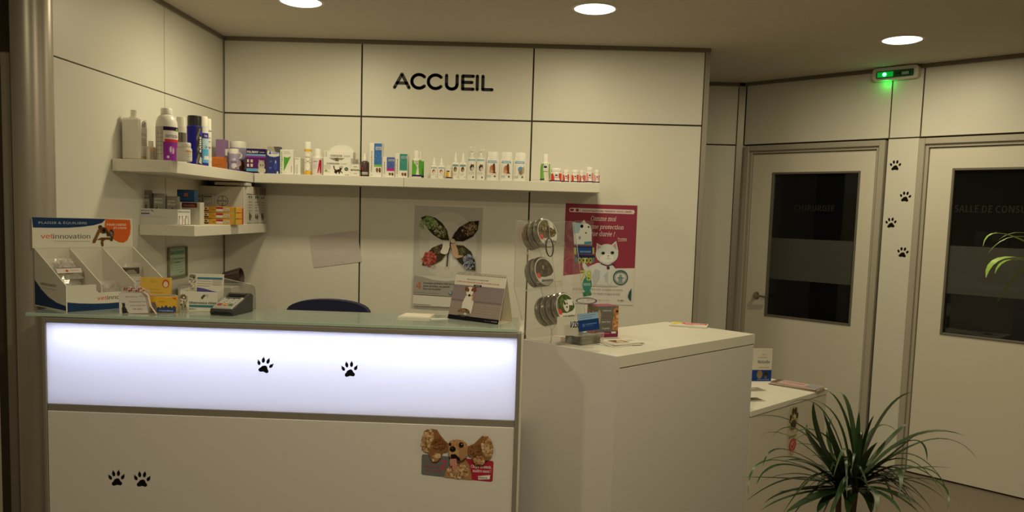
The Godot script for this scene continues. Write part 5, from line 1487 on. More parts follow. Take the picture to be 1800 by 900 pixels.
func calendar() -> void:
	var bl := Vector3(-0.3023, 1.1650, -2.9119)
	var br := Vector3(-0.1106, 1.1650, -2.7893)
	var dir := br - bl
	var w := dir.length()
	var yaw := atan2(-dir.z, dir.x)
	var t := thing("desk_calendar", "wire-bound desk calendar with a small white and brown dog behind a bowl", "calendar", (bl + br) / 2 + Vector3(0, 0.0005, 0), yaw)
	var tilt := 0.27
	var h := 0.171
	var fb := Basis(Vector3.RIGHT, -tilt)
	var page := Node3D.new()
	page.name = "page"
	var card := obj("front_page", bx(-w / 2, w / 2, 0, h, -0.002, 0, 0), M("#dcd7cf", 0.5), t)
	page.free()
	card.basis = fb
	var depth := 2 * sin(tilt) * h
	var back := obj("back_board", bx(-w / 2, w / 2, 0, h, 0, 0.0018, 0), M("#cdc3ae", 0.6), t, Vector3(0, 0, -depth))
	back.basis = Basis(Vector3.RIGHT, tilt)
	obj("floor_flap", bx(-w / 2, w / 2, 0, 0.0015, -depth, 0, 0), M("#cdc3ae", 0.6), t)
	var i := Ink.new(w, h).fr(0, 0, 340, 320)
	i.rect(0, 0, 340, 320, "#ded9d1")
	i.text("Pour qu'une vie vraiment riche", 80, 225, 40, 10, "#3a3632", true, "Droid Serif", false, 0.2)
	i.text("préférez une alimentation naturelle à son poids, à son âge", 14, 300, 60, 11, "#b5532e", true, "Droid Serif", false, 0.2)
	i.rect(0, 78, 340, 190, "#8f8088").rect(0, 186, 340, 292, "#9b8d8a")
	for k in 6:
		i.line([[0, 200 + k * 15], [340, 196 + k * 17]], 1, "#85777a")
	i.rect(0, 180, 340, 190, "#7d6f76").rect(0, 290, 340, 320, "#14151a").text("Bien nourrir", 250, 290, 309, 7, "#77787c").text("son animal", 294, 330, 309, 7, "#b9babc", true)
	i.rect(136, 70, 188, 82, "#201f20").text("2019", 146, 178, 80, 6, "#c9c4bc", true)
	i.poly([[96, 150], [140, 150], [156, 190], [152, 270], [126, 274], [120, 240], [112, 274], [84, 272], [82, 200]], "#e0d9d3").ell(118, 120, 24, 34, "#e6dfd9").poly([[96, 92], [84, 84], [82, 112], [96, 124]], "#7d4a2c").poly([[138, 90], [156, 82], [160, 112], [142, 122]], "#7d4a2c").ell(104, 110, 8, 14, "#8a5433").ell(134, 106, 8, 12, "#8a5433").ell(108, 112, 3.5, 4, "#1a1210").ell(131, 110, 3.5, 4, "#1a1210").ell(120, 146, 9, 8, "#221a18").poly([[140, 140], [152, 132], [150, 176], [142, 182]], "#c78658")
	i.ell(104, 268, 42, 30, "#4d4440").ell(106, 262, 38, 20, "#6f5d4c").blobs(104, 254, 30, 10, 40, 5, ["#8a6a4a", "#5f4631", "#a3815c"], 97).poly([[62, 268], [148, 272], [144, 288], [68, 284]], "#8f8a86").rect(108, 268, 124, 282, "#cfcac4")
	stamp(i, card, Vector3.ZERO)
	var st := S()
	for k in 24:
		var x := -w / 2 + 0.008 + k * (w - 0.016) / 23.0
		var ring := []
		for j in 9:
			var a := TAU * j / 8
			ring.append(Vector3(x, h * cos(tilt) + 0.001 + sin(a) * 0.0045, -depth / 2 + cos(a) * 0.0045))
		tube(st, ring, 0.0008, 4)
	obj("wire_binding", st, M("#8d8a86", 0.3, 0.8), t)

# ---------------------------------------------------------------- what stands on the tall cabinet
func tower_things() -> void:
	var yaw := 0.8024
	var a := Vector3(cos(yaw), 0, -sin(yaw))
	var b := Vector3(sin(yaw), 0, cos(yaw))
	var clear := clear_mat("#cfcdc6", 0.045, 0.03)
	var edge := clear_mat("#c4c2ba", 0.42, 0.08)
	var corner := Vector3(0.1971, 1.0620, -3.0272)
	corner.y = TOWER + 0.0006
	var w := 0.135
	var d := 0.19
	var org := corner + a * w / 2 - b * d / 2
	var t := thing("acrylic_rack", "clear acrylic three-tier rack holding round tins, on the tall cabinet", "display rack", org, yaw)
	var xl := -0.128
	var xr := 0.024
	var outline := PackedVector2Array([Vector2(-0.135, 0), Vector2(-0.004, 0), Vector2(-0.004, 0.05), Vector2(0.034, 0.1), Vector2(-0.04, 0.47), Vector2(-0.215, 0.47), Vector2(-0.215, 0.2)])
	var flip := Transform3D(Basis(Vector3(0, 0, 1), Vector3.UP, Vector3(-1, 0, 0)), Vector3.ZERO)
	for x in [xl, xr]:
		var ss := S()
		prism(ss, outline, -x - 0.0015, -x + 0.0015, flip)
		obj("side_sheet", ss, clear, t)
		ss = S()
		var rim := []
		for q in outline:
			rim.append(Vector3(x, q.y, q.x))
		rim.append(rim[0])
		tube(ss, rim, 0.0014, 5)
		obj("polished_edge", ss, edge, t)
	obj("back_sheet", bx(xl + 0.0015, xr - 0.0015, 0.2, 0.47, -0.215, -0.212, 0), clear, t)
	obj("base_sheet", bx(xl + 0.0015, xr - 0.0015, 0, 0.003, -0.135, -0.004, 0), clear, t)
	var st := S()
	add(st, -w / 2, w / 2, 0, 0.003, 0.001, d / 2, 0)
	add(st, -w / 2, w / 2, 0.003, 0.04, d / 2 - 0.003, d / 2, 0)
	add(st, -w / 2, -w / 2 + 0.003, 0.003, 0.04, 0.001, d / 2 - 0.003, 0)
	add(st, w / 2 - 0.003, w / 2, 0.003, 0.04, 0.001, d / 2 - 0.003, 0)
	obj("leaflet_tray", st, clear, t)
	st = S()
	tube(st, [Vector3(-w / 2, 0.04, d / 2), Vector3(w / 2, 0.04, d / 2)], 0.0016, 5)
	tube(st, [Vector3(w / 2, 0.002, d / 2), Vector3(w / 2, 0.04, d / 2)], 0.0016, 5)
	obj("polished_edge", st, edge, t)
	# round tins; their picture lids face the waiting room, leaning back on tilted shelves
	var tilt := 0.274
	var nl := Vector3(0, sin(tilt), cos(tilt))
	var ul := Vector3(0, cos(tilt), -sin(tilt))
	var n := a * nl.x + Vector3.UP * nl.y + b * nl.z
	var mids := [Vector3(-0.0610, 0.4235, -0.1060), Vector3(-0.0609, 0.2695, -0.1144), Vector3(-0.0490, 0.1366, -0.0051)]
	var counts := [3, 2, 4]
	var names := ["top", "middle", "bottom"]
	for k in 3:
		var q: Vector3 = mids[k] - ul * 0.0632
		var long: float = counts[k] * 0.031 + 0.02
		st = S()
		box(st, Vector3((xl + xr) / 2, 0, 0) + Vector3(0, q.y, q.z) + nl * (0.008 - long / 2), Vector3(xr - xl - 0.003, 0.003, long), 0.0003, Basis(Vector3.RIGHT, -tilt))
		box(st, Vector3((xl + xr) / 2, 0, 0) + Vector3(0, q.y, q.z) + nl * 0.0085 + ul * 0.009, Vector3(xr - xl - 0.003, 0.02, 0.003), 0.0003, Basis(Vector3.RIGHT, -tilt))
		obj("shelf_sheet", st, clear, t)
		st = S()
		var e := Vector3(0, q.y, q.z) + nl * 0.0085 + ul * 0.019
		tube(st, [Vector3(xl, e.y, e.z), Vector3(xr, e.y, e.z)], 0.0015, 5)
		obj("polished_edge", st, edge, t)
		for m in counts[k]:
			var lab := "round collar tin with a picture lid, front one on the rack's %s tier" % names[k]
			if m > 0:
				lab = "round collar tin on the acrylic rack's %s tier, %s behind the front one" % [names[k], ["next", "second", "third"][m - 1]]
			var c: Vector3 = mids[k] - nl * (m * 0.031)
			collar_tin(lab, org + a * c.x + Vector3.UP * c.y + b * c.z, n, k, m == 0)
	# leaflets in the tray and the signs before it
	var lf := thing("leaflet_pile", "pile of dark leaflets lying in the bottom tray of the acrylic rack", "leaflets", org + Vector3(0, 0.0036, 0), yaw)
	st = S()
	for k in 6:
		add(st, -0.06 + 0.001 * (k % 3), 0.06 - 0.001 * (k % 2), k * 0.0045, k * 0.0045 + 0.0035, 0.006 + 0.002 * (k % 2), 0.089 - 0.002 * (k % 3), 0)
	obj("leaflets", st, M("#6b675e", 0.5), lf)
	var i := Ink.new(0.116, 0.08)
	i.rect(0, 0, 100, 100, "#7a7d7c").poly([[0, 40], [60, 30], [100, 50], [100, 70], [40, 66], [0, 80]], "#a9b0b4").poly([[30, 20], [90, 10], [100, 30], [60, 36]], "#3a6a96").poly([[0, 82], [100, 74], [100, 100], [0, 100]], "#3f4a55")
	stamp(i, lf, Vector3(0, 0.0262, 0.0865), Vector3(-PI / 2, 0, 0))
	# card with a pale cat, coloured strips and a sticker on a tall clear strip
	var z := -3.225
	var dc := thing("shelf_card", "tall clear strip with a pale cat picture, blue name bands and a green sticker", "display card", Vector3(0.1943, TOWER + 0.0006, z), 0.25)
	obj("clear_strip", bx(-0.028, 0.05, 0.18, 0.475, -0.002, 0, 0), clear, dc)
	obj("clear_post", bx(0.034, 0.042, 0.003, 0.18, -0.003, 0.0, 0), clear, dc)
	obj("strip_foot", bx(0.028, 0.052, 0, 0.003, -0.03, 0.012, 0.0005), clear, dc)
	i = Ink.new(0.105, 0.285).fr(535, 125, 825, 855).tone(0.15, 0.85)
	i.poly([[538, 132], [640, 138], [670, 104], [690, 134], [750, 160], [775, 360], [568, 358]], "#9fc0d2").poly([[560, 250], [620, 240], [640, 150], [700, 140], [745, 165], [765, 200], [770, 350], [572, 352]], "#dfe2e2").ell(700, 200, 56, 60, "#e2e4e3").poly([[664, 150], [672, 102], [700, 140]], "#d8c6c4").ell(650, 170, 18, 18, "#14181c").ell(728, 176, 10, 10, "#2a3034").ell(700, 238, 10, 8, "#4d4640").ell(630, 290, 14, 18, "#8fa0a8").poly([[684, 330], [766, 322], [768, 352], [686, 356]], "#3f93a8")
	i.poly([[568, 372], [790, 376], [800, 385], [806, 455], [578, 460], [566, 385]], "#1d3f7c").poly([[566, 390], [592, 390], [598, 458], [572, 458]], "#b5c23a").poly([[782, 386], [800, 386], [806, 452], [786, 454]], "#b5c23a").poly([[596, 392], [772, 396], [774, 450], [600, 454]], "#244f9a").text("seresto", 640, 764, 440, 24, "#8fb5d8", true)
	i.poly([[580, 462], [808, 466], [812, 490], [584, 500]], "#16345f").poly([[582, 492], [612, 496], [616, 545], [590, 552]], "#2f8fb0").poly([[784, 490], [808, 490], [806, 540], [788, 545]], "#2f8fb0")
	for k in 4:
		i.ell(638 + k * 42, 522, 18, 30, "#b5c23a").ell(638 + k * 42, 520, 9, 14, "#3a4a2a")
	i.ell(735, 770, 55, 80, "#2f8f80").text("7", 652, 710, 728, 108, "#c3cc3c", true).text("8", 716, 784, 730, 108, "#c3cc3c", true).text("à", 702, 726, 720, 50, "#2f8f80", true).text("MOIS", 694, 774, 782, 28, "#bfe2d8", true)
	stamp(i, dc, Vector3(0.012, 0.185, 0.0005))
	# two sample collars: a dark one hanging from the rack, a lavender one lying high on the strip's far side
	var cl := thing("sample_collar", "dark grey rubber sample collar hanging upright at the middle of the acrylic rack", "collar", Vector3(0.0649, 1.4337, -3.0200), 0.3)
	st = S()
	ring_band(st, 0.016, 0.036, 0.0075, Transform3D(Basis(Vector3(0, 0, 1), 0.12), Vector3.ZERO))
	obj("band", st, M("#47464a", 0.6), cl)
	st = S()
	tube(st, [Vector3(0.004, 0.034, 0), Vector3(0.014, 0.05, 0), Vector3(0.045, 0.05, -0.012)], 0.0014, 5)
	obj("clear_hook", st, edge, cl)
	cl = thing("sample_collar", "lavender grey sample collar with a green tag, on top of the dog box", "collar", Vector3(0.2322, TOWER + 0.1435, -3.315), 0.2)
	st = S()
	ring_band(st, 0.044, 0.014, 0.013, Transform3D(Basis(Vector3.RIGHT, 0.0), Vector3.ZERO))
	obj("band", st, M("#6d6a86", 0.5), cl)
	st = S()
	box(st, Vector3(0.0, 0.03, 0.004), Vector3(0.034, 0.02, 0.002), 0.0005, Basis(Vector3.BACK, 0.2))
	obj("green_tag", st, M("#2f9a78", 0.5), cl)
	# VISA sign and the blue card before it
	var vs := thing("payment_sign", "white sign with the word VISA in dark blue, leaning in the acrylic rack's front", "sign", Vector3(0.1505, 1.1054, -2.9900), 0.35)
	obj("card", bx(-0.052, 0.055, 0, 0.072, -0.001, 0, 0), M("#cfcbc2", 0.5), vs)
	obj("card_foot", bx(-0.01, 0.01, TOWER + 0.0006 - vs.position.y, 0.02, -0.004, -0.001, 0.0005), clear, vs)
	i = Ink.new(0.107, 0.072)
	i.text("VISA", 46, 92, 58, 34, "#27345c", true, "Droid Sans", false, 0.15)
	stamp(i, vs, Vector3(0.0015, 0, 0))
	var bc := thing("business_card", "dark blue card with a pale blue upper strip, propped in front of the dog box", "card", Vector3(0.2230, 1.1302, -2.9700), 0.25)
	st = S()
	add(st, -0.04, 0.04, 0, 0.066, -0.004, 0, 0.0005)
	var bco := obj("card", st, M("#1c3c7a", 0.4), bc)
	bco.rotation.z = 0.13
	obj("card_foot", bx(-0.02, 0.02, TOWER + 0.0006 - bc.position.y, 0.02, -0.012, -0.004, 0.0005), clear, bc)
	i = Ink.new(0.08, 0.066)
	i.rect(0, 0, 100, 36, "#8faed2").line([[8, 12], [88, 12]], 4, "#6a8fbc").line([[8, 24], [70, 24]], 4, "#6a8fbc").rect(0, 36, 100, 100, "#1c3c7a").ell(24, 66, 7, 11, "#4a6aa8").line([[34, 62], [88, 62]], 5, "#6a86b8").line([[34, 72], [70, 72]], 3, "#4a6aa8")
	stamp(i, bco, Vector3.ZERO)
	# dark red and grey box with a dog, and leaflets lying before it
	var db := carton("dog_box", "dark red and grey box with a spaniel's face, behind the open leaflets", 0.3190, 0.100, 0.128, TOWER + 0.0005, -3.275, 0.085, "#8f3a55", func(i2): dog_box(i2), 0.42)
	var i4 := Ink.new(0.085, 0.128)
	i4.rect(0, 0, 100, 100, "#7a6a58").blobs(50, 50, 40, 36, 30, 8, ["#9a8a72", "#5f5344", "#b5a58c"], 99).rect(0, 80, 100, 100, "#8f2a50")
	stamp(i4, db, Vector3(-0.05, 0, 0), Vector3(0, -PI / 2, 0), "side_print")
	var ol := thing("open_leaflet", "white leaflets with brown pictures lying open at the right of the acrylic rack", "leaflets", Vector3(0.3571, 1.0620, -3.1128) + Vector3(0, 0.0006, 0), 0.5)
	for k in 4:
		var lo := obj("leaflet", bx(-0.075, 0.075, k * 0.002, k * 0.002 + 0.0012, -0.05, 0.05, 0), M(["#d2cdc4", "#c9c4ba", "#d8d4cb", "#dcd8cf"][k], 0.5), ol, Vector3(0.012 * (k - 1.5), 0, -0.008 * (k - 1.5)), [0.2, -0.15, 0.1, 0.0][k])
		var i5 := Ink.new(0.13, 0.085)
		i5.rect(6, 20, 60, 88, "#9a7a5e").ell(34, 54, 18, 26, "#c9ae90").poly([[8, 20], [40, 20], [20, 70]], "#6b4a34").line([[66, 30], [94, 30]], 3, "#8f8a82").line([[66, 42], [90, 42]], 3, "#8f8a82").line([[66, 54], [94, 54]], 3, "#8f8a82")
		stamp(i5, lo, Vector3(0, k * 0.002 + 0.0013, 0.042), Vector3(-PI / 2, 0, 0))
	var rl := thing("red_leaflet", "white leaflet pad with red and yellow print at the tall cabinet's back corner", "leaflet", Vector3(0.7405, 1.0620, -3.7179) + Vector3(0, 0.0006, 0), -0.30)
	obj("pad", bx(-0.085, 0.085, 0, 0.007, -0.055, 0.055, 0.001), M("#d9d6ce", 0.5), rl)
	i = Ink.new(0.166, 0.106)
	i.rect(0, 0, 100, 100, "#e2dfd8").rect(30, 8, 98, 50, "#c4303a").rect(2, 6, 30, 52, "#d8cc3a").text("PROMO", 40, 92, 38, 18, "#ecdcd8", true).rect(2, 58, 22, 78, "#d8cc3a").line([[40, 66], [64, 66]], 8, "#c4303a").line([[30, 80], [90, 80]], 4, "#b5b0a8")
	stamp(i, rl, Vector3(0, 0.0072, 0.053), Vector3(-PI / 2, 0, 0))
	low_things()

func dog_box(i: Ink) -> void:
	i.fr(975, 395, 1200, 705).tone(0.2, 0.9)
	i.rect(975, 395, 1200, 705, "#6f6d6b").poly([[985, 440], [1002, 428], [1016, 470], [1010, 560], [990, 590]], "#b59a7c")
	i.text("Traitez-vos", 1030, 1122, 446, 15, "#d9d4ce", true).text("chiens", 1040, 1128, 480, 13, "#9a4a5c", true).text("chats", 1044, 1120, 520, 13, "#9a4a5c", true).text("pour leur", 1026, 1118, 558, 15, "#d9d4ce", true).text("santé de", 1030, 1128, 592, 13, "#9a5a66", true).text("la peau", 1034, 1106, 624, 15, "#d9d4ce", true)
	i.poly([[1140, 430], [1170, 408], [1200, 412], [1200, 640], [1140, 636], [1136, 560], [1150, 500]], "#c47f3a").blobs(1172, 540, 22, 90, 40, 10, ["#d8964e", "#a8652a", "#e0a868"], 98).ell(1182, 448, 12, 12, "#2a170c").ell(1160, 490, 12, 30, "#b06f30").ell(1188, 500, 12, 20, "#e2b888")
	i.rect(975, 650, 1200, 705, "#8f2450").text("Beauté intérieure", 985, 1110, 672, 10, "#d8b0c0", true).rect(1128, 650, 1178, 670, "#e0d8d4")

func ring_band(st: SurfaceTool, rx: float, ry: float, width: float, tr: Transform3D) -> void:
	# an oval band standing in x, y with its width along z
	var n := 28
	for k in n:
		var q := []
		for e in [k, k + 1]:
			var a: float = TAU * e / n
			q.append([Vector3(cos(a) * rx, sin(a) * ry, 0), Vector3(cos(a) * (rx - 0.0035), sin(a) * (ry - 0.0035), 0), Vector3(cos(a), sin(a), 0)])
		var zz := Vector3(0, 0, width / 2)
		quad(st, tr * (q[0][0] - zz), tr * (q[1][0] - zz), tr * (q[1][0] + zz), tr * (q[0][0] + zz), tr.basis * q[0][2])
		quad(st, tr * (q[0][1] - zz), tr * (q[1][1] - zz), tr * (q[1][1] + zz), tr * (q[0][1] + zz), tr.basis * -q[0][2])
		for s in [-1.0, 1.0]:
			quad(st, tr * (q[0][0] + zz * s), tr * (q[1][0] + zz * s), tr * (q[1][1] + zz * s), tr * (q[0][1] + zz * s), tr.basis * Vector3(0, 0, s))

func collar_tin(label: String, at: Vector3, n: Vector3, k: int, front: bool) -> void:
	var t := thing("collar_tin", label, "tin", at)
	var x := Vector3.UP.cross(n).normalized()
	t.basis = Basis(x, n.cross(x), n)
	var tip := Transform3D(Basis(Vector3.RIGHT, PI / 2), Vector3.ZERO)
	var r := 0.061
	var st := S()
	lathe(st, [Vector2(0, -0.029), Vector2(r - 0.014, -0.029), Vector2(r - 0.003, -0.024), Vector2(r, -0.019), Vector2(r, -0.011), Vector2(r - 0.003, -0.009), Vector2(r - 0.003, -0.006), Vector2(r - 0.001, -0.004), Vector2(r - 0.004, 0.0), Vector2(0, 0.0)], 40, 1.0, tip)
	obj("tin_body", st, M("#8f8a80", 0.2, 0.9), t)
	if not front:
		return
	var i := Ink.new(0.116, 0.116).fr(-50, -50, 50, 50)
	i.ell(0, 0, 48, 48, "#d9d6d0", 0.0, 36)
	var pic := []
	for j in 17:
		var a: float = lerpf(-PI * 1.12, PI * 0.02, j / 16.0)
		pic.append([cos(a) * 44, sin(a) * 44])
	pic.append([30, 14])
	pic.append([0, 20])
	pic.append([-30, 18])
	i.poly(pic, ["#6a5a34", "#3a2c20", "#4a5a34"][k])
	i.blobs(0, -14, 30, 20, 50, 6, [["#8a7a4a", "#a5935c", "#4a3f26"], ["#4a382a", "#5f4a36", "#2c2018"], ["#5f6f42", "#3a4a2a", "#6f7d4e"]][k], 110 + k)
	i.ell(2, -4, 14, 20, ["#4a3524", "#2a1c14", "#d8d4cc"][k]).ell(-4, -14, 4, 7, "#c9b08c" if k != 2 else "#4a4640").ell(8, -12, 3, 3, "#14100c").ell(-1, -12, 3, 3, "#14100c").ell(4, 0, 4, 3, "#14100c")
	i.poly([[-44, 8], [-30, 4], [-24, 12], [-26, 24], [-38, 22]], "#d8453a")
	i.text("seresto", -22, 34, 36, 10, "#2b2b2e", true)
	if k != 1:
		i.poly([[10, -26], [36, -24], [36, -4], [10, -6]] if k == 2 else [[6, -44], [30, -34], [36, -10], [16, -18]], "#e0ddd8")
	stamp(i, t, Vector3(0, -0.058, 0.0005), Vector3.ZERO, "picture_lid")

func low_things() -> void:
	var s := thing("leaflet_stand", "upright white leaflet with a blue picture band, standing on the low cabinet", "leaflet", Vector3(1.2293, 0.7156, -4.2149), 0.15)
	obj("board", bx(-0.07, 0.06, 0, 0.175, -0.003, 0, 0), M("#d2cdc2", 0.5), s, Vector3.ZERO)
	obj("foot", bx(-0.05, 0.05, 0, 0.003, -0.05, 0, 0), M("#d2cdc2", 0.5), s)
	var i := Ink.new(0.13, 0.175)
	i.text("C'EST LA", 54, 74, 22, 5, "#77726a").text("mutuelle", 40, 78, 30, 5, "#8a857c").text("Mutuelle", 40, 90, 46, 10, "#5a6a86", true).text("chiens chats", 46, 88, 60, 4, "#77726a").rect(0, 66, 100, 100, "#1f3f8a").ell(50, 80, 12, 13, "#8f7454").ell(76, 82, 9, 11, "#3a2c24").ell(76, 88, 5, 5, "#6f5a48").text("assurance santé", 40, 92, 97, 4, "#9ab0d8")
	stamp(i, s, Vector3(-0.005, 0, 0))
	var names := ["grey leaflet lying flat on the low cabinet, further from the plant", "dark leaflet lying at the near left edge of the low cabinet top"]
	var spots := [Vector3(1.1319, 0.7156, -3.9893), Vector3(1.0624, 0.7156, -3.7533)]
	for k in 2:
		var t := thing("flat_leaflet", names[k], "leaflet", spots[k], 0.3)
		obj("sheet", bx(-0.06, 0.05, 0, 0.003, -0.035, 0.035, 0), M(["#b9b4a8", "#c9c4b8"][k], 0.5), t)
		i = Ink.new(0.1, 0.064)
		i.rect(0, 4, 96, 96, ["#8f8a7e", "#6a6152"][k]).rect(10, 16, 70, 60, ["#a9a498", "#40392c"][k])
		stamp(i, t, Vector3(-0.005, 0.0032, 0.032), Vector3(-PI / 2, 0, 0))
	var mg := thing("magazine_stack", "thin stack of pinkish magazines lying at the back of the low cabinet", "magazines", Vector3(1.3817, 0.7156, -4.0937), -0.72)
	for k in 3:
		obj("magazine", bx(-0.13 + k * 0.006, 0.13 - k * 0.004, k * 0.005, k * 0.005 + 0.004, -0.05, 0.05, 0.0008), M(["#8a7f6a", "#b9a59a", "#c4aaa6"][k], 0.5), mg, Vector3.ZERO, [0.0, 0.05, -0.03][k])
	i = Ink.new(0.24, 0.094)
	i.rect(0, 0, 100, 100, "#c2a6a2").rect(0, 0, 14, 100, "#6f6552").text("LOISIRS", 20, 66, 60, 40, "#a06a72", true).rect(72, 10, 98, 90, "#8a8fa0")
	stamp(i, mg, Vector3(0, 0.0152, 0.047), Vector3(-PI / 2, -0.0, 0))

# ---------------------------------------------------------------- plants
func blade(st: SurfaceTool, p0: Vector3, c: Vector3, p1: Vector3, w: float, n := 12) -> void:
	# a long arching leaf, folded along its midrib and tapering to a point
	var prev := []
	for k in n + 1:
		var u := float(k) / n
		var q := p0.lerp(c, u).lerp(c.lerp(p1, u), u)
		var d := (c.lerp(p1, u) - p0.lerp(c, u)).normalized()
		var s := d.cross(Vector3.UP)
		if s.length() < 0.05:
			s = Vector3.RIGHT
		s = s.normalized()
		var up := s.cross(d).normalized()
		var half: float = w / 2 * (0.55 + 0.45 * minf(1.0, u * 4.0)) * pow(maxf(0.0, 1.0 - pow(u, 2.2)), 0.8) + 0.0003
		var row := [q - s * half + up * half * 0.35, q, q + s * half + up * half * 0.35, up]
		if k > 0:
			for e in 2:
				var ids := [[prev[e], prev[3]], [row[e], row[3]], [row[e + 1], row[3]], [prev[e + 1], prev[3]]]
				for ix in [0, 1, 2, 0, 2, 3]:
					st.set_normal(ids[ix][1])
					st.add_vertex(ids[ix][0])
		prev = row

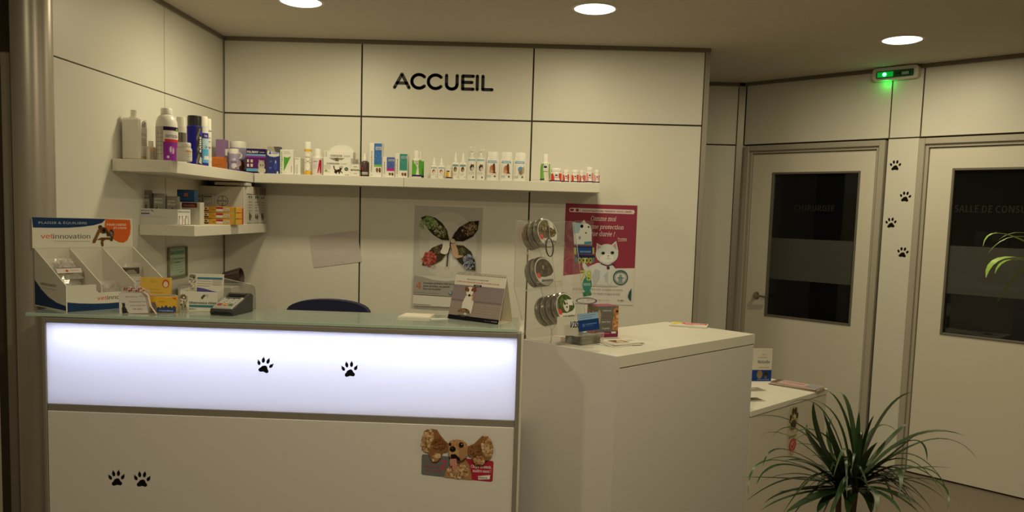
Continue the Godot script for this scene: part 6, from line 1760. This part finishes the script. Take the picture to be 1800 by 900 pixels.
func plants() -> void:
	var greens := []
	for h in ["#22361c", "#283f22", "#1c3015", "#30482a", "#3a5530"]:
		var m := StandardMaterial3D.new()
		m.resource_name = "leaf_green"
		m.albedo_color = Color(h)
		m.roughness = 0.38
		m.cull_mode = BaseMaterial3D.CULL_DISABLED
		m.backlight_enabled = true
		m.backlight = Color(0.1, 0.12, 0.05)
		greens.append(m)
	var px := 1.2266
	var py := 0.5613
	var t := thing("dragon_plant", "dark green potted dracaena with long arching blade leaves, in front of the low cabinet", "plant", Vector3(px, 0, -3.0))
	var o := Vector3(px, 0, -3.0)
	var st := S()
	lathe(st, [Vector2(0, 0), Vector2(0.11, 0), Vector2(0.115, 0.01), Vector2(0.14, 0.25), Vector2(0.15, 0.255), Vector2(0.15, 0.28), Vector2(0.138, 0.28), Vector2(0.136, 0.255), Vector2(0, 0.255)], 36)
	obj("pot", st, M("#5b5148", 0.6), t)
	st = S()
	lathe(st, [Vector2(0.137, 0.25), Vector2(0.09, 0.262), Vector2(0, 0.266)], 24)
	obj("soil", st, M("#2b221b", 0.95), t)
	var crowns := [Vector3(1.1969, 0.5224, -3.0000), Vector3(1.2542, 0.5371, -2.9900)]
	for c in crowns:
		st = S()
		var q: Vector3 = c - o
		tube(st, [Vector3(q.x * 0.5, 0.25, q.z * 0.5), Vector3(q.x * 0.75, 0.36, q.z), q + Vector3(0, 0.0, 0), q + Vector3(0, 0.05, 0)], 0.0105, 10)
		obj("stem", st, M("#5a4636", 0.8), t)
	var leaves := [
		[Vector3(1.2040, 0.5672, -3.0000), Vector3(1.0593, 0.7712, -2.9500), Vector3(1.0433, 0.9066, -2.9000), 0.026], [Vector3(1.2118, 0.5793, -3.0000), Vector3(1.0439, 0.8736, -2.9500), Vector3(0.8324, 0.8424, -2.9000), 0.02], [Vector3(1.2003, 0.5789, -3.0000), Vector3(0.8952, 0.8078, -2.9250), Vector3(0.8590, 0.6698, -2.8500), 0.013],
		[Vector3(1.2040, 0.5672, -3.0000), Vector3(0.8017, 0.7862, -2.9000), Vector3(0.7980, 0.5853, -2.8000), 0.012], [Vector3(1.2040, 0.5672, -3.0000), Vector3(0.9974, 0.6056, -2.9500), Vector3(0.8008, 0.6132, -2.9000), 0.014], [Vector3(1.1987, 0.5610, -3.0000), Vector3(0.9071, 0.7388, -2.9100), Vector3(0.8309, 0.6142, -2.8200), 0.018],
		[Vector3(1.2046, 0.5583, -3.0000), Vector3(0.9618, 0.5895, -2.9000), Vector3(0.8578, 0.5554, -2.8000), 0.016], [Vector3(1.2078, 0.5525, -3.0000), Vector3(0.9686, 0.5664, -2.9000), Vector3(0.8460, 0.5271, -2.8000), 0.014], [Vector3(1.2194, 0.5500, -3.0000), Vector3(1.0535, 0.5610, -2.8750), Vector3(0.9183, 0.5406, -2.7500), 0.04],
		[Vector3(1.2607, 0.6167, -3.0000), Vector3(1.2489, 0.9108, -3.0750), Vector3(1.2295, 0.8914, -3.1500), 0.018], [Vector3(1.2529, 0.5632, -3.0000), Vector3(1.3238, 0.9207, -2.9750), Vector3(1.4253, 0.9442, -2.9500), 0.036], [Vector3(1.2639, 0.5695, -3.0000), Vector3(1.4211, 0.8545, -2.9500), Vector3(1.5973, 0.7998, -2.9000), 0.034],
		[Vector3(1.2639, 0.5695, -3.0000), Vector3(1.5844, 0.8676, -3.0500), Vector3(1.7645, 0.6553, -3.1000), 0.012], [Vector3(1.3314, 0.6667, -3.0000), Vector3(1.4758, 0.8410, -2.9400), Vector3(1.4589, 0.7078, -2.8800), 0.014], [Vector3(1.2639, 0.5695, -3.0000), Vector3(1.4234, 0.6591, -3.0000), Vector3(1.6113, 0.6481, -3.0000), 0.014],
		[Vector3(1.2698, 0.5668, -3.0000), Vector3(1.5272, 0.7399, -2.9500), Vector3(1.5459, 0.5875, -2.9000), 0.018], [Vector3(1.2702, 0.5609, -3.0000), Vector3(1.4202, 0.6708, -2.9250), Vector3(1.5240, 0.5705, -2.8500), 0.014], [Vector3(1.2673, 0.5608, -3.0000), Vector3(1.5956, 0.7026, -2.9000), Vector3(1.5009, 0.5535, -2.8000), 0.011],
		[Vector3(1.2569, 0.5455, -3.0000), Vector3(1.2856, 0.5705, -2.9250), Vector3(1.2581, 0.5107, -2.8500), 0.04], [Vector3(1.2590, 0.5575, -3.0000), Vector3(1.4111, 0.7633, -2.9000), Vector3(1.3273, 0.5964, -2.8000), 0.022], [Vector3(1.2542, 0.6283, -3.0000), Vector3(1.2343, 0.9404, -3.1000), Vector3(1.1591, 0.8883, -3.2000), 0.012],
		[Vector3(1.2265, 0.6154, -3.0000), Vector3(1.1389, 0.9750, -3.0750), Vector3(1.0146, 0.8187, -3.1500), 0.014], [Vector3(1.2322, 0.6156, -3.0000), Vector3(1.2352, 0.8942, -3.1000), Vector3(1.0951, 0.8456, -3.2000), 0.01], [Vector3(1.2623, 0.5931, -3.0000), Vector3(1.4263, 0.7841, -3.0500), Vector3(1.4836, 0.7880, -3.1000), 0.02],
		[Vector3(1.2615, 0.6049, -3.0000), Vector3(1.3246, 0.8541, -3.0750), Vector3(1.4682, 0.7435, -3.1500), 0.016], [Vector3(1.2590, 0.5575, -3.0000), Vector3(1.3437, 0.6064, -2.9000), Vector3(1.4095, 0.5653, -2.8000), 0.018], [Vector3(1.2592, 0.5545, -3.0000), Vector3(1.3253, 0.6157, -2.8750), Vector3(1.3798, 0.5593, -2.7500), 0.02],
		[Vector3(1.2594, 0.5516, -3.0000), Vector3(1.3188, 0.6006, -2.8600), Vector3(1.3030, 0.5649, -2.7200), 0.024], [Vector3(1.2049, 0.5524, -3.0000), Vector3(1.0941, 0.5295, -2.9000), Vector3(1.0465, 0.5268, -2.8000), 0.03], [Vector3(1.2003, 0.5789, -3.0000), Vector3(1.0242, 0.8672, -3.0250), Vector3(0.9457, 0.7250, -3.0500), 0.018],
		[Vector3(1.2017, 0.5582, -3.0000), Vector3(1.0391, 0.5673, -2.9250), Vector3(0.9188, 0.5803, -2.8500), 0.018], [Vector3(1.2000, 0.5848, -3.0000), Vector3(1.0019, 0.8019, -3.0750), Vector3(0.9255, 0.7010, -3.1500), 0.01], [Vector3(1.2110, 0.5911, -3.0000), Vector3(1.1457, 0.7178, -2.9000), Vector3(1.0079, 0.7329, -2.8000), 0.016],
		[Vector3(1.2574, 0.5811, -3.0000), Vector3(1.2495, 0.7751, -3.0000), Vector3(1.2516, 0.8523, -3.0000), 0.02], [Vector3(1.2574, 0.5811, -3.0000), Vector3(1.2726, 0.7909, -2.9750), Vector3(1.2873, 0.8523, -2.9500), 0.022], [Vector3(1.2557, 0.5633, -3.0000), Vector3(1.3396, 0.6852, -2.9400), Vector3(1.4177, 0.8087, -2.8800), 0.042],
		[Vector3(1.2297, 0.5682, -3.0000), Vector3(1.1594, 0.6860, -2.9250), Vector3(1.0614, 0.8841, -2.8500), 0.03], [Vector3(1.2072, 0.5614, -3.0000), Vector3(1.1103, 0.6783, -2.9100), Vector3(0.9875, 0.8256, -2.8200), 0.034], [Vector3(1.2598, 0.5456, -3.0000), Vector3(1.1884, 0.5562, -2.9000), Vector3(1.1554, 0.5173, -2.8000), 0.034],
		[Vector3(1.2561, 0.5574, -3.0000), Vector3(1.3022, 0.6248, -2.8750), Vector3(1.2308, 0.5532, -2.7500), 0.02], [Vector3(1.2015, 0.5611, -3.0000), Vector3(1.0468, 0.6914, -2.9000), Vector3(0.9343, 0.7136, -2.8000), 0.026], [Vector3(1.2068, 0.5673, -3.0000), Vector3(1.0629, 0.7230, -3.0500), Vector3(1.0962, 0.7723, -3.1000), 0.02],
		[Vector3(1.2582, 0.5693, -3.0000), Vector3(1.2367, 0.7085, -2.9000), Vector3(1.2407, 0.7912, -2.8000), 0.026], [Vector3(1.2118, 0.5793, -3.0000), Vector3(1.1214, 0.7496, -3.0500), Vector3(1.1995, 0.8112, -3.1000), 0.016]]
	for q in leaves:
		st = S()
		blade(st, q[0] - o, q[1] - o, q[2] - o, q[3] * 1.25)
		obj("leaf", st, greens[leaves.find(q) % 4], t)
	var g := RandomNumberGenerator.new()
	g.seed = 12
	for k in 46:
		var c: Vector3 = crowns[k % 2] - o + Vector3(0, 0.03, 0)
		var az := g.randf() * TAU
		var out := Vector3(cos(az), 0, sin(az) * 0.8)
		var len := g.randf_range(0.2, 0.36)
		var rise := g.randf_range(0.02, 0.30)
		st = S()
		blade(st, c + out * 0.01, c + out * len * 0.5 + Vector3(0, rise, 0), c + out * len + Vector3(0, rise - g.randf_range(0.04, 0.26), 0), g.randf_range(0.013, 0.024))
		obj("leaf", st, greens[k % 4], t)
	# a taller palm just outside the picture: only leaf tips reach in
	var light := []
	for h in ["#7f9a45", "#6d8c3a"]:
		var m2: StandardMaterial3D = greens[0].duplicate()
		m2.albedo_color = Color(h)
		light.append(m2)
	var pc := Vector3(1.7197, 1.3616, -2.4500)
	t = thing("potted_palm", "light green palm at the right edge, leaf tips before the dark door window", "plant", Vector3(pc.x, 0, pc.z))
	st = S()
	lathe(st, [Vector2(0, 0), Vector2(0.13, 0), Vector2(0.16, 0.3), Vector2(0.17, 0.32), Vector2(0.155, 0.32), Vector2(0.15, 0.29), Vector2(0, 0.29)], 32)
	obj("pot", st, M("#6b5f54", 0.6), t)
	st = S()
	tube(st, [Vector3(0, 0.28, 0), Vector3(0.01, 0.7, 0.01), Vector3(0, pc.y, 0)], 0.016, 10)
	obj("stem", st, M("#6a5640", 0.8), t)
	var q0 := Vector3(pc.x, 0, pc.z)
	var tips := [[Vector3(1.6757, 1.3945, -2.4500), Vector3(1.3527, 1.6154, -2.4250), Vector3(1.3297, 1.5014, -2.4000), 0.016], [Vector3(1.6922, 1.3951, -2.4500), Vector3(1.4647, 1.6177, -2.4500), Vector3(1.3740, 1.4791, -2.4500), 0.012], [Vector3(1.7102, 1.3788, -2.4500), Vector3(1.3586, 1.5387, -2.4100), Vector3(1.3285, 1.4097, -2.3700), 0.04], [Vector3(1.7110, 1.3704, -2.4500), Vector3(1.3891, 1.5270, -2.4000), Vector3(1.3418, 1.4230, -2.3500), 0.02], [Vector3(1.6906, 1.4119, -2.4500), Vector3(1.5007, 1.6023, -2.4750), Vector3(1.4291, 1.5179, -2.5000), 0.014]]
	for q in tips:
		st = S()
		blade(st, q[0] - q0, q[1] - q0, q[2] - q0, q[3])
		obj("leaf", st, light[tips.find(q) % 2], t)
	for k in 22:
		var az2 := g.randf_range(-1.9, 1.9)
		var out2 := Vector3(cos(az2), 0, sin(az2))
		var ln := g.randf_range(0.3, 0.5)
		st = S()
		var top := Vector3(0, pc.y, 0)
		blade(st, top, top + out2 * ln * 0.5 + Vector3(0, 0.25, 0), top + out2 * ln + Vector3(0, g.randf_range(-0.2, 0.15), 0), 0.022)
		obj("leaf", st, light[k % 2], t)
